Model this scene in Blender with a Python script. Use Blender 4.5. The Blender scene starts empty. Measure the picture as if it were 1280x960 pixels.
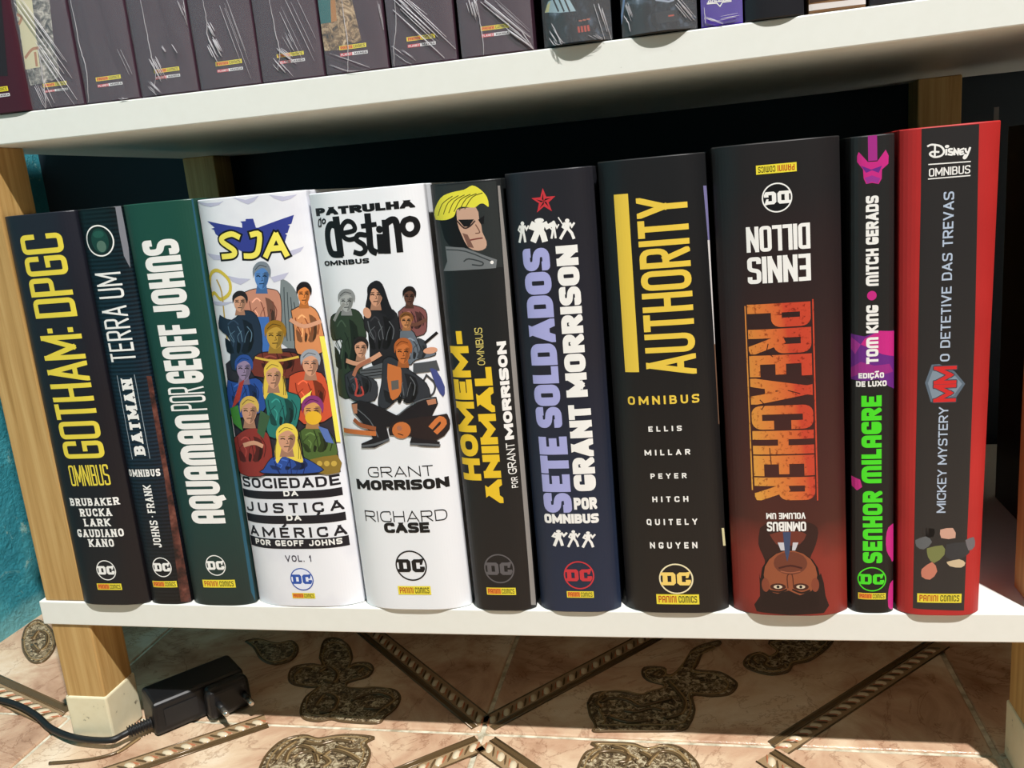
import bpy, bmesh, math, random
import numpy as np
from mathutils import Vector, Matrix, Euler
from mathutils.geometry import delaunay_2d_cdt
random.seed(7)
SC = bpy.context.scene
COL = SC.collection

# ---------------------------------------------------------------- camera
CAM_F, CAM_P, CAM_R = 1076.31, (0.45991, -0.47897, 0.36585), (1.3484, 0.08904, 0.19538)
cd = bpy.data.cameras.new('camera')
cd.sensor_width = 36.0
cd.lens = CAM_F / 1280 * 36.0
cd.clip_start = 0.01
cam = bpy.data.objects.new('camera', cd)
cam.location = CAM_P
cam.rotation_euler = CAM_R
COL.objects.link(cam)
SC.camera = cam

# ---------------------------------------------------------------- world, lamp, exposure
w = bpy.data.worlds.new('world'); SC.world = w; w.use_nodes = True
w.node_tree.nodes['Background'].inputs[0].default_value = (0.80, 0.92, 1.0, 1)
w.node_tree.nodes['Background'].inputs[1].default_value = 0.012
ld = bpy.data.lights.new('ceiling_bulb', 'POINT')
ld.energy = 900
ld.shadow_soft_size = 0.045
ld.color = (1.0, 0.985, 0.965)
lamp = bpy.data.objects.new('ceiling_bulb', ld)
lamp.location = (1.35, -1.42, 3.35)
COL.objects.link(lamp)
SC.view_settings.view_transform = 'Standard'
SC.view_settings.look = 'None'
SC.view_settings.exposure = 0.0
SC.view_settings.gamma = 1.0
SC.view_settings.use_curve_mapping = False

# ---------------------------------------------------------------- helpers
RM = Euler(CAM_R, 'XYZ').to_matrix()
CP = Vector(CAM_P)
def ray(px):
    return RM @ Vector(((px[0]-640)/CAM_F, -(px[1]-480)/CAM_F, -1.0))
def on_y(px, y):
    d = ray(px); return CP + d*((y-CP.y)/d.y)
def on_z(px, z):
    d = ray(px); return CP + d*((z-CP.z)/d.z)

def lin(c):
    r = []
    for v in c:
        v /= 255.0
        r.append(v/12.92 if v <= 0.04045 else ((v+0.055)/1.055)**2.4)
    return (*r, 1.0)
MATS = {}
def mat(name, rgb, rough=0.5, metal=0.0, spec=0.5, coat=0.0, fn=None):
    if name in MATS: return MATS[name]
    m = bpy.data.materials.new(name); m.use_nodes = True
    b = m.node_tree.nodes['Principled BSDF']
    b.inputs['Base Color'].default_value = lin(rgb)
    b.inputs['Roughness'].default_value = rough
    b.inputs['Metallic'].default_value = metal
    b.inputs['Specular IOR Level'].default_value = spec
    b.inputs['Coat Weight'].default_value = coat
    if fn: fn(m.node_tree, b)
    MATS[name] = m
    return m
def N(nt, typ, **kw):
    n = nt.nodes.new(typ)
    for k, v in kw.items(): setattr(n, k, v)
    return n
def coords(nt, scale=(1,1,1), out='Object', rot=(0,0,0)):
    t = N(nt, 'ShaderNodeTexCoord'); mp = N(nt, 'ShaderNodeMapping')
    mp.inputs['Scale'].default_value = scale
    mp.inputs['Rotation'].default_value = rot
    nt.links.new(t.outputs[out], mp.inputs[0]); return mp.outputs[0]
def noise(nt, vec, scale, detail=4, rough=0.5, dist=0.0):
    n = N(nt, 'ShaderNodeTexNoise')
    n.inputs['Scale'].default_value = scale; n.inputs['Detail'].default_value = detail
    n.inputs['Roughness'].default_value = rough; n.inputs['Distortion'].default_value = dist
    nt.links.new(vec, n.inputs['Vector']); return n.outputs[0]
def ramp(nt, fac, stops):
    r = N(nt, 'ShaderNodeValToRGB'); e = r.color_ramp.elements
    while len(e) < len(stops): e.new(0.5)
    for i, (p, c) in enumerate(stops):
        e[i].position = p; e[i].color = lin(c)
    nt.links.new(fac, r.inputs[0]); return r.outputs[0]
def mix(nt, a, b, fac, mode='MIX'):
    m = N(nt, 'ShaderNodeMixRGB', blend_type=mode)
    for i, v in ((0, fac), (1, a), (2, b)):
        if hasattr(v, 'links') or hasattr(v, 'is_output'): nt.links.new(v, m.inputs[i])
        elif i == 0: m.inputs[0].default_value = v
        else: m.inputs[i].default_value = lin(v)
    return m.outputs[0]
def bump(nt, b, h, strength=0.3, dist=0.001):
    n = N(nt, 'ShaderNodeBump'); n.inputs['Strength'].default_value = strength
    n.inputs['Distance'].default_value = dist
    nt.links.new(h, n.inputs['Height']); nt.links.new(n.outputs[0], b.inputs['Normal'])
def zof(nt, vec, axis=2):
    s = N(nt, 'ShaderNodeSeparateXYZ'); nt.links.new(vec, s.inputs[0]); return s.outputs[axis]

def tag(o, label=None, cat=None, group=None, kind=None):
    if label: o['label'] = label
    if cat: o['category'] = cat
    if group: o['group'] = group
    if kind: o['kind'] = kind
    return o
def empty(name, loc):
    o = bpy.data.objects.new(name, None); o.location = loc; o.empty_display_size = 0.02
    COL.objects.link(o); return o
def link_mesh(name, me, parent=None, origin=None):
    o = bpy.data.objects.new(name, me); COL.objects.link(o)
    if parent is not None: o.parent = parent
    if origin is not None: o.location = origin
    return o
def bm_obj(name, bm, mats, parent=None, smooth=False, origin=None, bevel=0.0, seg=2):
    """bm is in world coordinates; shifts it to its parent's or its own origin"""
    base = Vector((0,0,0))
    q = parent
    while q is not None:
        base += q.location; q = q.parent
    off = base if origin is None else base + Vector(origin)
    bm.transform(Matrix.Translation(-off))
    me = bpy.data.meshes.new(name)
    bm.normal_update(); bm.to_mesh(me); bm.free()
    if not isinstance(mats, (list, tuple)): mats = [mats]
    for m in mats: me.materials.append(m)
    if smooth:
        for p in me.polygons: p.use_smooth = True
    o = link_mesh(name, me, parent, origin)
    if bevel:
        md = o.modifiers.new('bevel', 'BEVEL'); md.width = bevel; md.segments = seg
        md.limit_method = 'ANGLE'; md.angle_limit = math.radians(40)
    return o
def box(bm, a, b, mi=0):
    vs = [bm.verts.new((x, y, z)) for z in (a[2], b[2]) for y in (a[1], b[1]) for x in (a[0], b[0])]
    for f in ((0,2,3,1),(4,5,7,6),(0,1,5,4),(2,6,7,3),(0,4,6,2),(1,3,7,5)):
        bm.faces.new([vs[i] for i in f]).material_index = mi
    return vs
def tube(bm, pts, r, n=8, mi=0, caps=True, flat=1.0):
    pts = [Vector(p) for p in pts]; rings = []
    for i, p in enumerate(pts):
        t = (pts[min(i+1, len(pts)-1)] - pts[max(i-1, 0)])
        if t.length < 1e-9: t = Vector((1,0,0))
        t.normalize()
        up = Vector((0,0,1)) if abs(t.z) < 0.95 else Vector((1,0,0))
        a = t.cross(up).normalized(); b = a.cross(t).normalized()
        rr = r[i] if isinstance(r, (list, tuple)) else r
        rings.append([bm.verts.new(p + a*rr*math.cos(2*math.pi*k/n) + b*rr*flat*math.sin(2*math.pi*k/n)) for k in range(n)])
    for i in range(len(rings)-1):
        for k in range(n):
            f = bm.faces.new((rings[i][k], rings[i][(k+1)%n], rings[i+1][(k+1)%n], rings[i+1][k]))
            f.material_index = mi; f.smooth = True
    if caps:
        bm.faces.new(rings[0][::-1]).material_index = mi
        bm.faces.new(rings[-1]).material_index = mi
def smooth_path(pts, n=6):
    out = []; P = [Vector(p) for p in pts]
    for i in range(len(P)-1):
        p0 = P[max(i-1,0)]; p1 = P[i]; p2 = P[i+1]; p3 = P[min(i+2, len(P)-1)]
        for k in range(n):
            t = k/n
            out.append(0.5*((2*p1)+(-p0+p2)*t+(2*p0-5*p1+4*p2-p3)*t*t+(-p0+3*p1-3*p2+p3)*t**3))
    out.append(P[-1]); return out

# ---------------------------------------------------------------- dimensions
H = 0.1129          # top of the lower board
TH = 0.0177
UB = 0.4209         # underside of the upper board
UT = UB + TH
SW = 0.6735         # bookcase width
SD = 0.305
BX = 1.32           # boards carried on past the frame, unseen, added to keep light out
def sag(x): return 0.0 if x > SW or x < 0 else -0.0021*(1-((x-SW/2)/(SW/2))**2)

# ---------------------------------------------------------------- setting materials
def f_floor(nt, b):
    v = coords(nt)
    n1 = noise(nt, v, 9, 6, 0.58, 1.3)
    c = ramp(nt, n1, [(0.32, (150,112,86)), (0.42, (188,152,124)), (0.55, (212,186,156)), (0.68, (228,212,188))])
    n2 = noise(nt, v, 13, 7, 0.62, 1.6)
    vein = ramp(nt, n2, [(0.485, (255,255,255)), (0.50, (150,108,78)), (0.515, (255,255,255))])
    c = mix(nt, c, vein, 0.45, 'MULTIPLY')
    nt.links.new(c, b.inputs['Base Color'])
    bump(nt, b, noise(nt, v, 900, 3, 0.6), 0.35, 0.0006)
M_tile = mat('marbled_ceramic', (200,170,150), 0.22, fn=f_floor)
def f_bronze(nt, b):
    v = coords(nt)
    n1 = noise(nt, v, 230, 6, 0.75, 1.0)
    c = ramp(nt, n1, [(0.40, (64,50,34)), (0.50, (128,106,74)), (0.60, (222,206,172))])
    nt.links.new(c, b.inputs['Base Color'])
    bump(nt, b, noise(nt, v, 520, 4, 0.7), 1.0, 0.002)
M_bronze = mat('bronze_relief_glaze', (100,80,55), 0.25, 0.25, fn=f_bronze)
M_bronze_line = mat('dark_bronze_line', (98,78,52), 0.25, 0.2)
M_ridge = mat('gold_brown_ridge', (158,132,92), 0.22, 0.2)
M_band = mat('tan_band_glaze', (150,124,92), 0.3)
M_bead = mat('ivory_bead_glaze', (206,190,160), 0.16)
M_orange = mat('terracotta_glaze', (172,108,76), 0.25)
def f_grout(nt, b):
    v = coords(nt)
    nt.links.new(ramp(nt, noise(nt, v, 90, 5, 0.6), [(0.35, (150,142,118)), (0.6, (218,212,190))]), b.inputs['Base Color'])
M_grout = mat('pale_grout', (190,185,165), 0.8, fn=f_grout)
def f_wall(nt, b):
    v = coords(nt)
    n1 = noise(nt, v, 14, 6, 0.6, 0.6)
    c = ramp(nt, n1, [(0.30, (36,126,143)), (0.50, (54,154,170)), (0.72, (88,178,186))])
    n2 = noise(nt, v, 30, 9, 0.75, 1.2)
    worn = ramp(nt, n2, [(0.58, (0,0,0)), (0.62, (255,255,255))])
    c = mix(nt, c, (150,200,194), worn)
    z = zof(nt, v)
    nz = N(nt, 'ShaderNodeMath', operation='ADD'); nt.links.new(z, nz.inputs[0])
    sc = N(nt, 'ShaderNodeMath', operation='MULTIPLY'); sc.inputs[1].default_value = 0.02
    nt.links.new(n1, sc.inputs[0]); nt.links.new(sc.outputs[0], nz.inputs[1])
    low = ramp(nt, nz.outputs[0], [(0.026, (255,255,255)), (0.034, (0,0,0))])
    c = mix(nt, c, (110,182,188), low)
    nt.links.new(c, b.inputs['Base Color'])
    bump(nt, b, mix(nt, n2, noise(nt, v, 130, 6, 0.7), 0.5), 1.0, 0.006)
M_wall = mat('rough_teal_plaster', (45,140,150), 0.55, fn=f_wall)
def f_board(nt, b):
    v = coords(nt)
    n1 = noise(nt, v, 160, 3, 0.5)
    c = ramp(nt, n1, [(0.22, (200,198,190)), (0.25, (229,229,221)), (1.0, (233,233,226))])
    nt.links.new(c, b.inputs['Base Color'])
M_board = mat('white_laminate', (232,229,222), 0.42, fn=f_board)
def f_wood(nt, b):
    v = coords(nt, (160, 160, 5))
    n1 = noise(nt, v, 1.2, 5, 0.6, 0.4)
    c = ramp(nt, n1, [(0.30, (160,122,66)), (0.5, (184,146,88)), (0.72, (202,168,110))])
    nt.links.new(c, b.inputs['Base Color'])
    bump(nt, b, n1, 0.15, 0.0005)
M_wood = mat('pine_wood', (180,142,85), 0.5, fn=f_wood)
def f_cap(nt, b):
    v = coords(nt)
    c = ramp(nt, noise(nt, v, 120, 5, 0.6), [(0.30, (128,118,96)), (0.37, (222,212,178)), (1, (232,224,194))])
    nt.links.new(c, b.inputs['Base Color'])
M_cap = mat('ivory_plastic', (226,218,188), 0.4, fn=f_cap)

# ---------------------------------------------------------------- floor with tiles
JX, JY, TS, GAP = 0.304, 0.0315, 0.328, 0.0034
bm = bmesh.new(); box(bm, (-0.36, -0.72, -0.02), (1.40, 0.312, -0.0016))
floor = bm_obj('floor', bm, M_grout); tag(floor, kind='structure')
tiles = {}
xs = [-0.355, JX-TS, JX, JX+TS, JX+2*TS, 1.36]
ys = [-0.70, JY-2*TS, JY-TS, JY, 0.311]
for i in range(len(xs)-1):
    for j in range(len(ys)-1):
        if ys[j+1]-ys[j] < 0.02: continue
        bm = bmesh.new()
        a = (xs[i]+GAP/2, ys[j]+GAP/2, -0.008); b_ = (xs[i+1]-GAP/2, ys[j+1]-GAP/2, 0.0)
        c = Vector(((a[0]+b_[0])/2, (a[1]+b_[1])/2, 0))
        box(bm, a, b_)
        tiles[(i, j)] = bm_obj('tile', bm, M_tile, floor, origin=c, bevel=0.0016, seg=3)
def tile_at(x, y):
    i = max(k for k in range(len(xs)-1) if xs[k] <= x); j = max(k for k in range(len(ys)-1) if ys[k] <= y)
    return tiles[(i, j)]
def clipseg(p, q, t):
    return p, q
def rope(p, q, side=1, width=0.011, pitch=0.0125):
    """diagonal rope border printed in relief: two ridges, a dark band and slanting beads"""
    p = Vector((*p, 0)); q = Vector((*q, 0)); d = (q-p); L = d.length; d.normalize()
    nrm = Vector((-d.y, d.x, 0))*side
    bm = bmesh.new()
    def slab(o0, o1, h, mi):
        vs = [p+nrm*o0, q+nrm*o0, q+nrm*o1, p+nrm*o1]
        lo = [bm.verts.new(v+Vector((0,0,-0.0005))) for v in vs]; hi = [bm.verts.new(v+Vector((0,0,h))) for v in vs]
        bm.faces.new(hi).material_index = mi
        for k in range(4): bm.faces.new((lo[k], lo[(k+1)%4], hi[(k+1)%4], hi[k])).material_index = mi
    slab(0.0, width*1.62, 0.0003, 3); slab(0.0, width*0.40, 0.0006, 0)
    tube(bm, [p+nrm*width*1.62+Vector((0,0,.0003)), q+nrm*width*1.62+Vector((0,0,.0003))], 0.0006, 6, 0)
    tube(bm, [p+nrm*0.0006+Vector((0,0,.0003)), q+nrm*0.0006+Vector((0,0,.0003))], 0.0009, 6, 0)
    tube(bm, [p+nrm*width*0.46+Vector((0,0,.0003)), q+nrm*width*0.46+Vector((0,0,.0003))], 0.0007, 6, 0)
    n = int(L/pitch)
    for k in range(n):
        c = p + d*(k+0.5)*pitch + nrm*width*0.98
        ax = (d*0.75 + nrm*0.75).normalized(); wk = width/0.011
        for (off, rl, rw, mi, hh) in ((0, .0052*wk, .0029*wk, 1, .0017), (0.0047, .0062*wk, .0008, 0, .0016), (-0.0035, .0052*wk, .0007, 2, .0014)):
            cc = c + d*off
            bx = Vector((-ax.y, ax.x, 0))
            ring = [bm.verts.new(cc+ax*rl*math.cos(t*math.pi/5)+bx*rw*math.sin(t*math.pi/5)+Vector((0,0,-.0003))) for t in range(10)]
            ring2 = [bm.verts.new(cc+ax*rl*.7*math.cos(t*math.pi/5)+bx*rw*.7*math.sin(t*math.pi/5)+Vector((0,0,hh*.75))) for t in range(10)]
            top = bm.verts.new(cc+Vector((0,0,hh)))
            for t in range(10):
                f = bm.faces.new((ring[t], ring[(t+1)%10], ring2[(t+1)%10], ring2[t])); f.material_index = mi; f.smooth = True
                f = bm.faces.new((ring2[t], ring2[(t+1)%10], top)); f.material_index = mi; f.smooth = True
    m = (p+q)/2
    o = bm_obj('rope_border', bm, [M_bronze_line, M_bead, M_orange, M_band], tile_at(m.x, m.y))
    tag(o, kind='stuff')
    return o
rope((0.2960, 0.0350), (0.1330, 0.1890), -1)
rope((0.3125, 0.0350), (0.4500, 0.1920), 1)
rope((0.4960, 0.0350), (0.6270, 0.1700), -1, 0.010, 0.0105)
rope((0.3000, 0.0270), (0.2350, -0.0260), 1)
rope((0.3150, 0.0270), (0.3800, -0.0250), -1)
rope((0.5000, 0.0270), (0.5500, -0.0250), -1)
rope((0.1450, 0.0270), (0.0500, -0.0460), -1)
rope((-0.0290, 0.0400), (-0.1700, 0.0960), 1, 0.015, 0.0135)
def relief(px, name='scroll_relief', close=True):
    pts = smooth_path([Vector(on_z(p, 0.0)) for p in (px+[px[0]] if close else px)], 4)
    if close: pts = pts[:-1]
    c = sum(pts, Vector())/len(pts)
    bm = bmesh.new()
    if close:
        lo = [bm.verts.new(p+Vector((0,0,-.0004))) for p in pts]; hi = [bm.verts.new(c+(p-c)*0.97+Vector((0,0,.0009))) for p in pts]
        f = bm.faces.new(hi)
        if f.normal.z < 0: f.normal_flip()
        for k in range(len(pts)): bm.faces.new((lo[k], lo[(k+1)%len(pts)], hi[(k+1)%len(pts)], hi[k]))
        bmesh.ops.triangulate(bm, faces=[f])
    if close:
        tube(bm, [p+Vector((0,0,.0006)) for p in pts+[pts[0]]], 0.0010, 6, 1)
        tube(bm, [c+(p-c)*0.88+Vector((0,0,.0011)) for p in pts+[pts[0]]], 0.0006, 6, 2)
    else:
        tube(bm, [p+Vector((0,0,.0012)) for p in pts], 0.0012, 6, 1)
        tube(bm, [p+Vector((0.0016,0.0012,.0012)) for p in pts], 0.0008, 6, 2)
    return tag(bm_obj(name, bm, [M_bronze, M_bronze_line, M_ridge], tile_at(c.x, c.y)))
k4 = lambda ox, oy, L: [(ox+x/4.0, oy+y/4.0) for x, y in L]
relief(k4(280,780,[(480,170),(500,90),(560,75),(620,110),(640,170),(625,215),(660,200),(720,200),(745,225),(720,265),(650,285),(615,300),(620,325),(700,330),(760,325),(850,335),(880,370),(860,420),(800,470),(765,500),(600,492),(540,480),(470,490),(400,475),(385,430),(410,370),(470,320),(420,318),(340,300),(325,260),(350,220),(430,205),(490,210)]))
relief(k4(280,780,[(170,760),(190,700),(230,640),(300,585),(400,562),(470,578),(560,564),(640,560),(750,572),(710,600),(730,650),(700,730),(640,790),(300,800)]))
relief([(735,880),(742,869),(760,866),(777,867),(797,871),(812,866),(827,862),(830,857),(812,852),(804,845),(806,836),(830,836),(832,844),(842,844),(855,830),(868,812),(895,803),(900,806),(880,815),(872,830),(868,838),(880,840),(900,842),(915,850),(921,857),(912,868),(890,871),(866,870),(868,888),(862,905),(850,914),(800,915),(765,915),(742,915),(745,908),(738,895)])
relief([(930,828),(936,821),(950,817),(962,822),(972,814),(962,803),(1000,797),(1040,797),(1032,812),(1012,826),(992,831),(985,840),(965,844),(945,840),(932,834)])
relief(k4(560,780,[(640,760),(660,700),(690,650),(745,622),(720,600),(850,600),(930,606),(1000,628),(1080,610),(1160,624),(1230,680),(1255,730),(1240,790),(700,800)]))
relief([(28,800),(30,815),(40,828),(54,828),(66,815),(69,800),(62,785),(47,776),(33,785)])
for L in ([(470,250),(520,225),(560,255),(545,300),(500,290)], [(450,420),(500,360),(560,380),(540,440),(480,450)], [(640,390),(720,360),(800,360),(840,390),(780,430),(700,430)], [(350,260),(390,230),(440,235)], [(660,255),(700,225),(730,240)]):
    relief(k4(280,780,L), 'scroll_ridge', False)
for L in ([(300,700),(320,650),(380,620),(440,640),(460,700)], [(480,680),(540,640),(620,660),(680,700)], [(400,600),(480,610),(560,590),(640,600)]):
    relief(k4(280,780,L), 'scroll_ridge', False)
for L in ([(760,400),(820,380),(900,390),(960,420),(1040,400),(1120,380)], [(1100,300),(1140,340),(1180,400),(1160,460),(1080,480)], [(800,470),(900,500),(1000,490)], [(700,700),(760,650),(860,650),(940,690)], [(1000,700),(1060,650),(1140,660),(1190,710)]):
    relief(k4(560,780,L), 'scroll_ridge', False)
relief(k4(280,780,[(110,90),(170,80),(260,100),(340,90),(370,130),(340,180),(260,205),(190,180),(150,120)]))
for L in ([(330,680),(400,650),(470,660),(520,700),(480,730)], [(250,690),(290,640),(350,600)], [(560,620),(620,640),(690,640)]):
    relief(k4(280,780,L), 'scroll_ridge', False)
for L in ([(1020,265),(1060,240),(1080,260),(1050,280)], [(880,440),(940,450),(1010,430),(1070,440)], [(760,430),(740,400),(790,370)], [(820,620),(880,640),(900,690),(850,700)], [(960,650),(1010,680),(990,720)]):
    relief(k4(560,780,L), 'scroll_ridge', False)
relief([(945,832),(940,826),(948,821),(958,826),(955,833),(965,838),(980,834)], 'scroll_ridge', False)
relief([(40,800),(48,790),(58,795),(57,808),(48,815),(40,808)], 'scroll_ridge', False)
relief([(62,956),(90,954),(120,950),(145,943),(162,932),(172,925)], 'scroll_ridge', False)

# ---------------------------------------------------------------- walls
bm = bmesh.new(); box(bm, (-0.22, -1.2, -0.01), (-0.18, 0.35, 2.4))
tag(bm_obj('wall_left', bm, M_wall), kind='structure')
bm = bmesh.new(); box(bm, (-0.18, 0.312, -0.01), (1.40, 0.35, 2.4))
tag(bm_obj('wall_back', bm, mat('navy_shade_plaster', (12,30,40), 0.7)), kind='structure')  # shade behind the books is put into this near-black wall colour

# ---------------------------------------------------------------- bookcase
case = empty('bookcase', (SW/2, SD/2, 0))
tag(case, 'white laminate bookcase on square pine posts with ivory feet, standing on marbled tiles', 'bookcase')
def board(zt):
    bm = bmesh.new(); n = 48; rows = []
    for i in range(n+1):
        x = BX*i/n; s = sag(x)
        rows.append([bm.verts.new(p) for p in ((x,0,zt+s),(x,SD,zt+s),(x,SD,zt-TH+s),(x,0,zt-TH+s))])
    for i in range(n):
        for k in range(4): bm.faces.new((rows[i][k], rows[i+1][k], rows[i+1][(k+1)%4], rows[i][(k+1)%4]))
    bm.faces.new(rows[0]); bm.faces.new(rows[-1][::-1])
    bmesh.ops.recalc_face_normals(bm, faces=bm.faces)
    return bm_obj('shelf_board', bm, M_board, case, bevel=0.0007)
B3, B4, B5 = UT+0.338, UT+0.676, UT+1.014
for z in (H, UT, B3, B4, B5): board(z)
PW = 0.0315
def post(x, y, z0, z1, cap=False):
    bm = bmesh.new(); box(bm, (x, y, z0), (x+PW, y+PW, z1))
    o = bm_obj('post', bm, M_wood, case, origin=Vector((x+PW/2, y+PW/2, z0))-case.location, bevel=0.0010)
    if cap:
        bm = bmesh.new(); e = 0.0012
        box(bm, (x-e, y-e, 0.0), (x+PW+e, y+PW+e, 0.0378))
        bm_obj('foot_cap', bm, M_cap, o, bevel=0.0014)
    return o
for x in (0.0045, SW-0.0045-PW, BX-0.006-PW):
    for y in (0.0014, SD-PW-0.004):
        post(x, y, 0.001, H-TH+sag(x+PW/2)-0.00005, True)
        post(x, y, H+sag(x+PW/2)+0.00005, UB+sag(x+PW/2)-0.00005)
        for za, zb in ((UT, B3), (B3, B4), (B4, B5)): post(x, y, za+sag(x+PW/2)+0.00005, zb-TH+sag(x+PW/2)-0.00005)

# ================================================================ lettering engine
def rnd(pts, closed, R):
    if R <= 0 or len(pts) < 3: return pts
    out = []; n = len(pts)
    for i in range(n):
        if not closed and i in (0, n-1): out.append(pts[i]); continue
        p0, p, p1 = pts[i-1], pts[i], pts[(i+1)%n]
        a = (p0-p); b = (p1-p); la, lb = a.length, b.length
        if la < 1e-6 or lb < 1e-6: continue
        r = min(R, la*0.5, lb*0.5); A = p+a*(r/la); B = p+b*(r/lb)
        for k in range(6):
            t = k/5; out.append(A*(1-t)**2+p*2*t*(1-t)*1.0+B*t*t)
    return out
def thick(pts, closed, t, cap=0.5):
    """polyline -> list of quads of width t"""
    P = []
    for p in pts:
        if not P or (p-P[-1]).length > 1e-6: P.append(p)
    if closed and len(P) > 2 and (P[0]-P[-1]).length < 1e-6: P.pop()
    n = len(P)
    if n < 2: return []
    if not closed and cap:
        d = (P[0]-P[1]).normalized(); P[0] = P[0]+d*t*cap
        d = (P[-1]-P[-2]).normalized(); P[-1] = P[-1]+d*t*cap
    Lf, Rt = [], []
    for i in range(n):
        if closed or 0 < i < n-1:
            a = (P[i]-P[i-1]).normalized(); b = (P[(i+1)%n]-P[i]).normalized()
        elif i == 0: a = b = (P[1]-P[0]).normalized()
        else: a = b = (P[-1]-P[-2]).normalized()
        na, nb = Vector((-a.y, a.x)), Vector((-b.y, b.x)); m = na+nb
        if m.length < 0.3: m = na
        m.normalize(); k = 1.0/max(0.45, m.dot(na))
        Lf.append(P[i]+m*t/2*k); Rt.append(P[i]-m*t/2*k)
    q = []
    for i in range(n if closed else n-1):
        j = (i+1)%n; q.append([Lf[i], Rt[i], Rt[j], Lf[j]])
    return q
def clip(poly, x0, y0, x1, y1):
    for ax, lim, sgn in ((0, x0, 1), (0, x1, -1), (1, y0, 1), (1, y1, -1)):
        out = []
        for i in range(len(poly)):
            a, b = poly[i-1], poly[i]; da, db = (a[ax]-lim)*sgn, (b[ax]-lim)*sgn
            if da >= 0: 
                if db >= 0: out.append(b)
                else: out.append(a+(b-a)*(da/(da-db)))
            elif db >= 0:
                out.append(a+(b-a)*(da/(da-db))); out.append(b)
        poly = out
        if len(poly) < 3: return []
    return poly
# centre-line glyphs on a unit box: (relative width, [(points, closed, rounded)])
S_ = lambda *p: (list(p), False, True)
X_ = lambda *p: (list(p), False, False)
O_ = lambda *p: (list(p), True, True)
stem0 = X_((0,0),(0,1)); stem1 = X_((1,0),(1,1))
GL = {
 'A': (1.08, [X_((0,0),(.5,1)), X_((.5,1),(1,0)), X_((.25,.28),(.75,.28))]),
 'a': (1, [S_((0,0),(0,1),(1,1),(1,0)), X_((0,.42),(1,.42))]),
 'B': (1, [stem0, S_((0,1),(.92,1),(.92,.52),(0,.52)), S_((0,.52),(1,.52),(1,0),(0,0))]),
 'C': (1, [S_((1,.70),(1,1),(0,1),(0,0),(1,0),(1,.30))]),
 'D': (1, [stem0, S_((0,1),(1,1),(1,0),(0,0))]),
 'E': (.88, [stem0, X_((0,1),(1,1)), X_((0,.5),(.85,.5)), X_((0,0),(1,0))]),
 'F': (.85, [stem0, X_((0,1),(1,1)), X_((0,.5),(.85,.5))]),
 'G': (1, [S_((1,.72),(1,1),(0,1),(0,0),(1,0),(1,.46)), X_((1,.46),(.55,.46))]),
 'H': (1, [stem0, stem1, X_((0,.5),(1,.5))]),
 'I': (0, [X_((.5,0),(.5,1))]),
 'J': (.9, [S_((1,1),(1,0),(0,0),(0,.32))]),
 'K': (1.02, [stem0, X_((.05,.42),(1,1)), X_((.3,.55),(1,0))]),
 'L': (.8, [stem0, X_((0,0),(1,0))]),
 'M': (1.35, [stem0, stem1, X_((0,1),(.5,.2)), X_((.5,.2),(1,1))]),
 'm': (1.45, [S_((0,0),(0,1),(1,1),(1,0)), X_((.5,0),(.5,1))]),
 'N': (1.05, [stem0, stem1, X_((0,1),(1,0))]),
 'n': (1, [S_((0,0),(0,1),(1,1),(1,0))]),
 'O': (1, [O_((0,0),(0,1),(1,1),(1,0))]),
 'P': (.95, [stem0, S_((0,1),(1,1),(1,.45),(0,.45))]),
 'Q': (1, [O_((0,0),(0,1),(1,1),(1,0)), X_((.80,.10),(.98,-.12))]),
 'R': (1, [stem0, S_((0,1),(1,1),(1,.48),(0,.48)), X_((.45,.48),(1,0))]),
 'S': (1, [S_((1,.74),(1,1),(0,1),(0,.54),(1,.46),(1,0),(0,0),(0,.26))]),
 'T': (.88, [X_((.5,0),(.5,1)), X_((0,1),(1,1))]),
 'U': (1, [S_((0,1),(0,0),(1,0),(1,1))]),
 'V': (1.05, [X_((0,1),(.5,0)), X_((.5,0),(1,1))]),
 'X': (1.05, [X_((0,1),(1,0)), X_((0,0),(1,1))]),
 'Y': (1.02, [X_((0,1),(.5,.45)), X_((1,1),(.5,.45)), X_((.5,0),(.5,.48))]),
 'Z': (1, [X_((0,1),(1,1)), X_((1,1),(0,0)), X_((0,0),(1,0))]),
 '1': (.5, [X_((.6,0),(.6,1)), X_((.6,1),(0,.75))]),
}
GL['Ç'] = (1, GL['C'][1]); GL['Ã'] = GL['A']; GL['É'] = GL['E']; GL['W'] = (1.35, [X_((0,1),(.25,0)), X_((.25,0),(.5,.8)), X_((.5,.8),(.75,0)), X_((.75,0),(1,1))])

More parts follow.
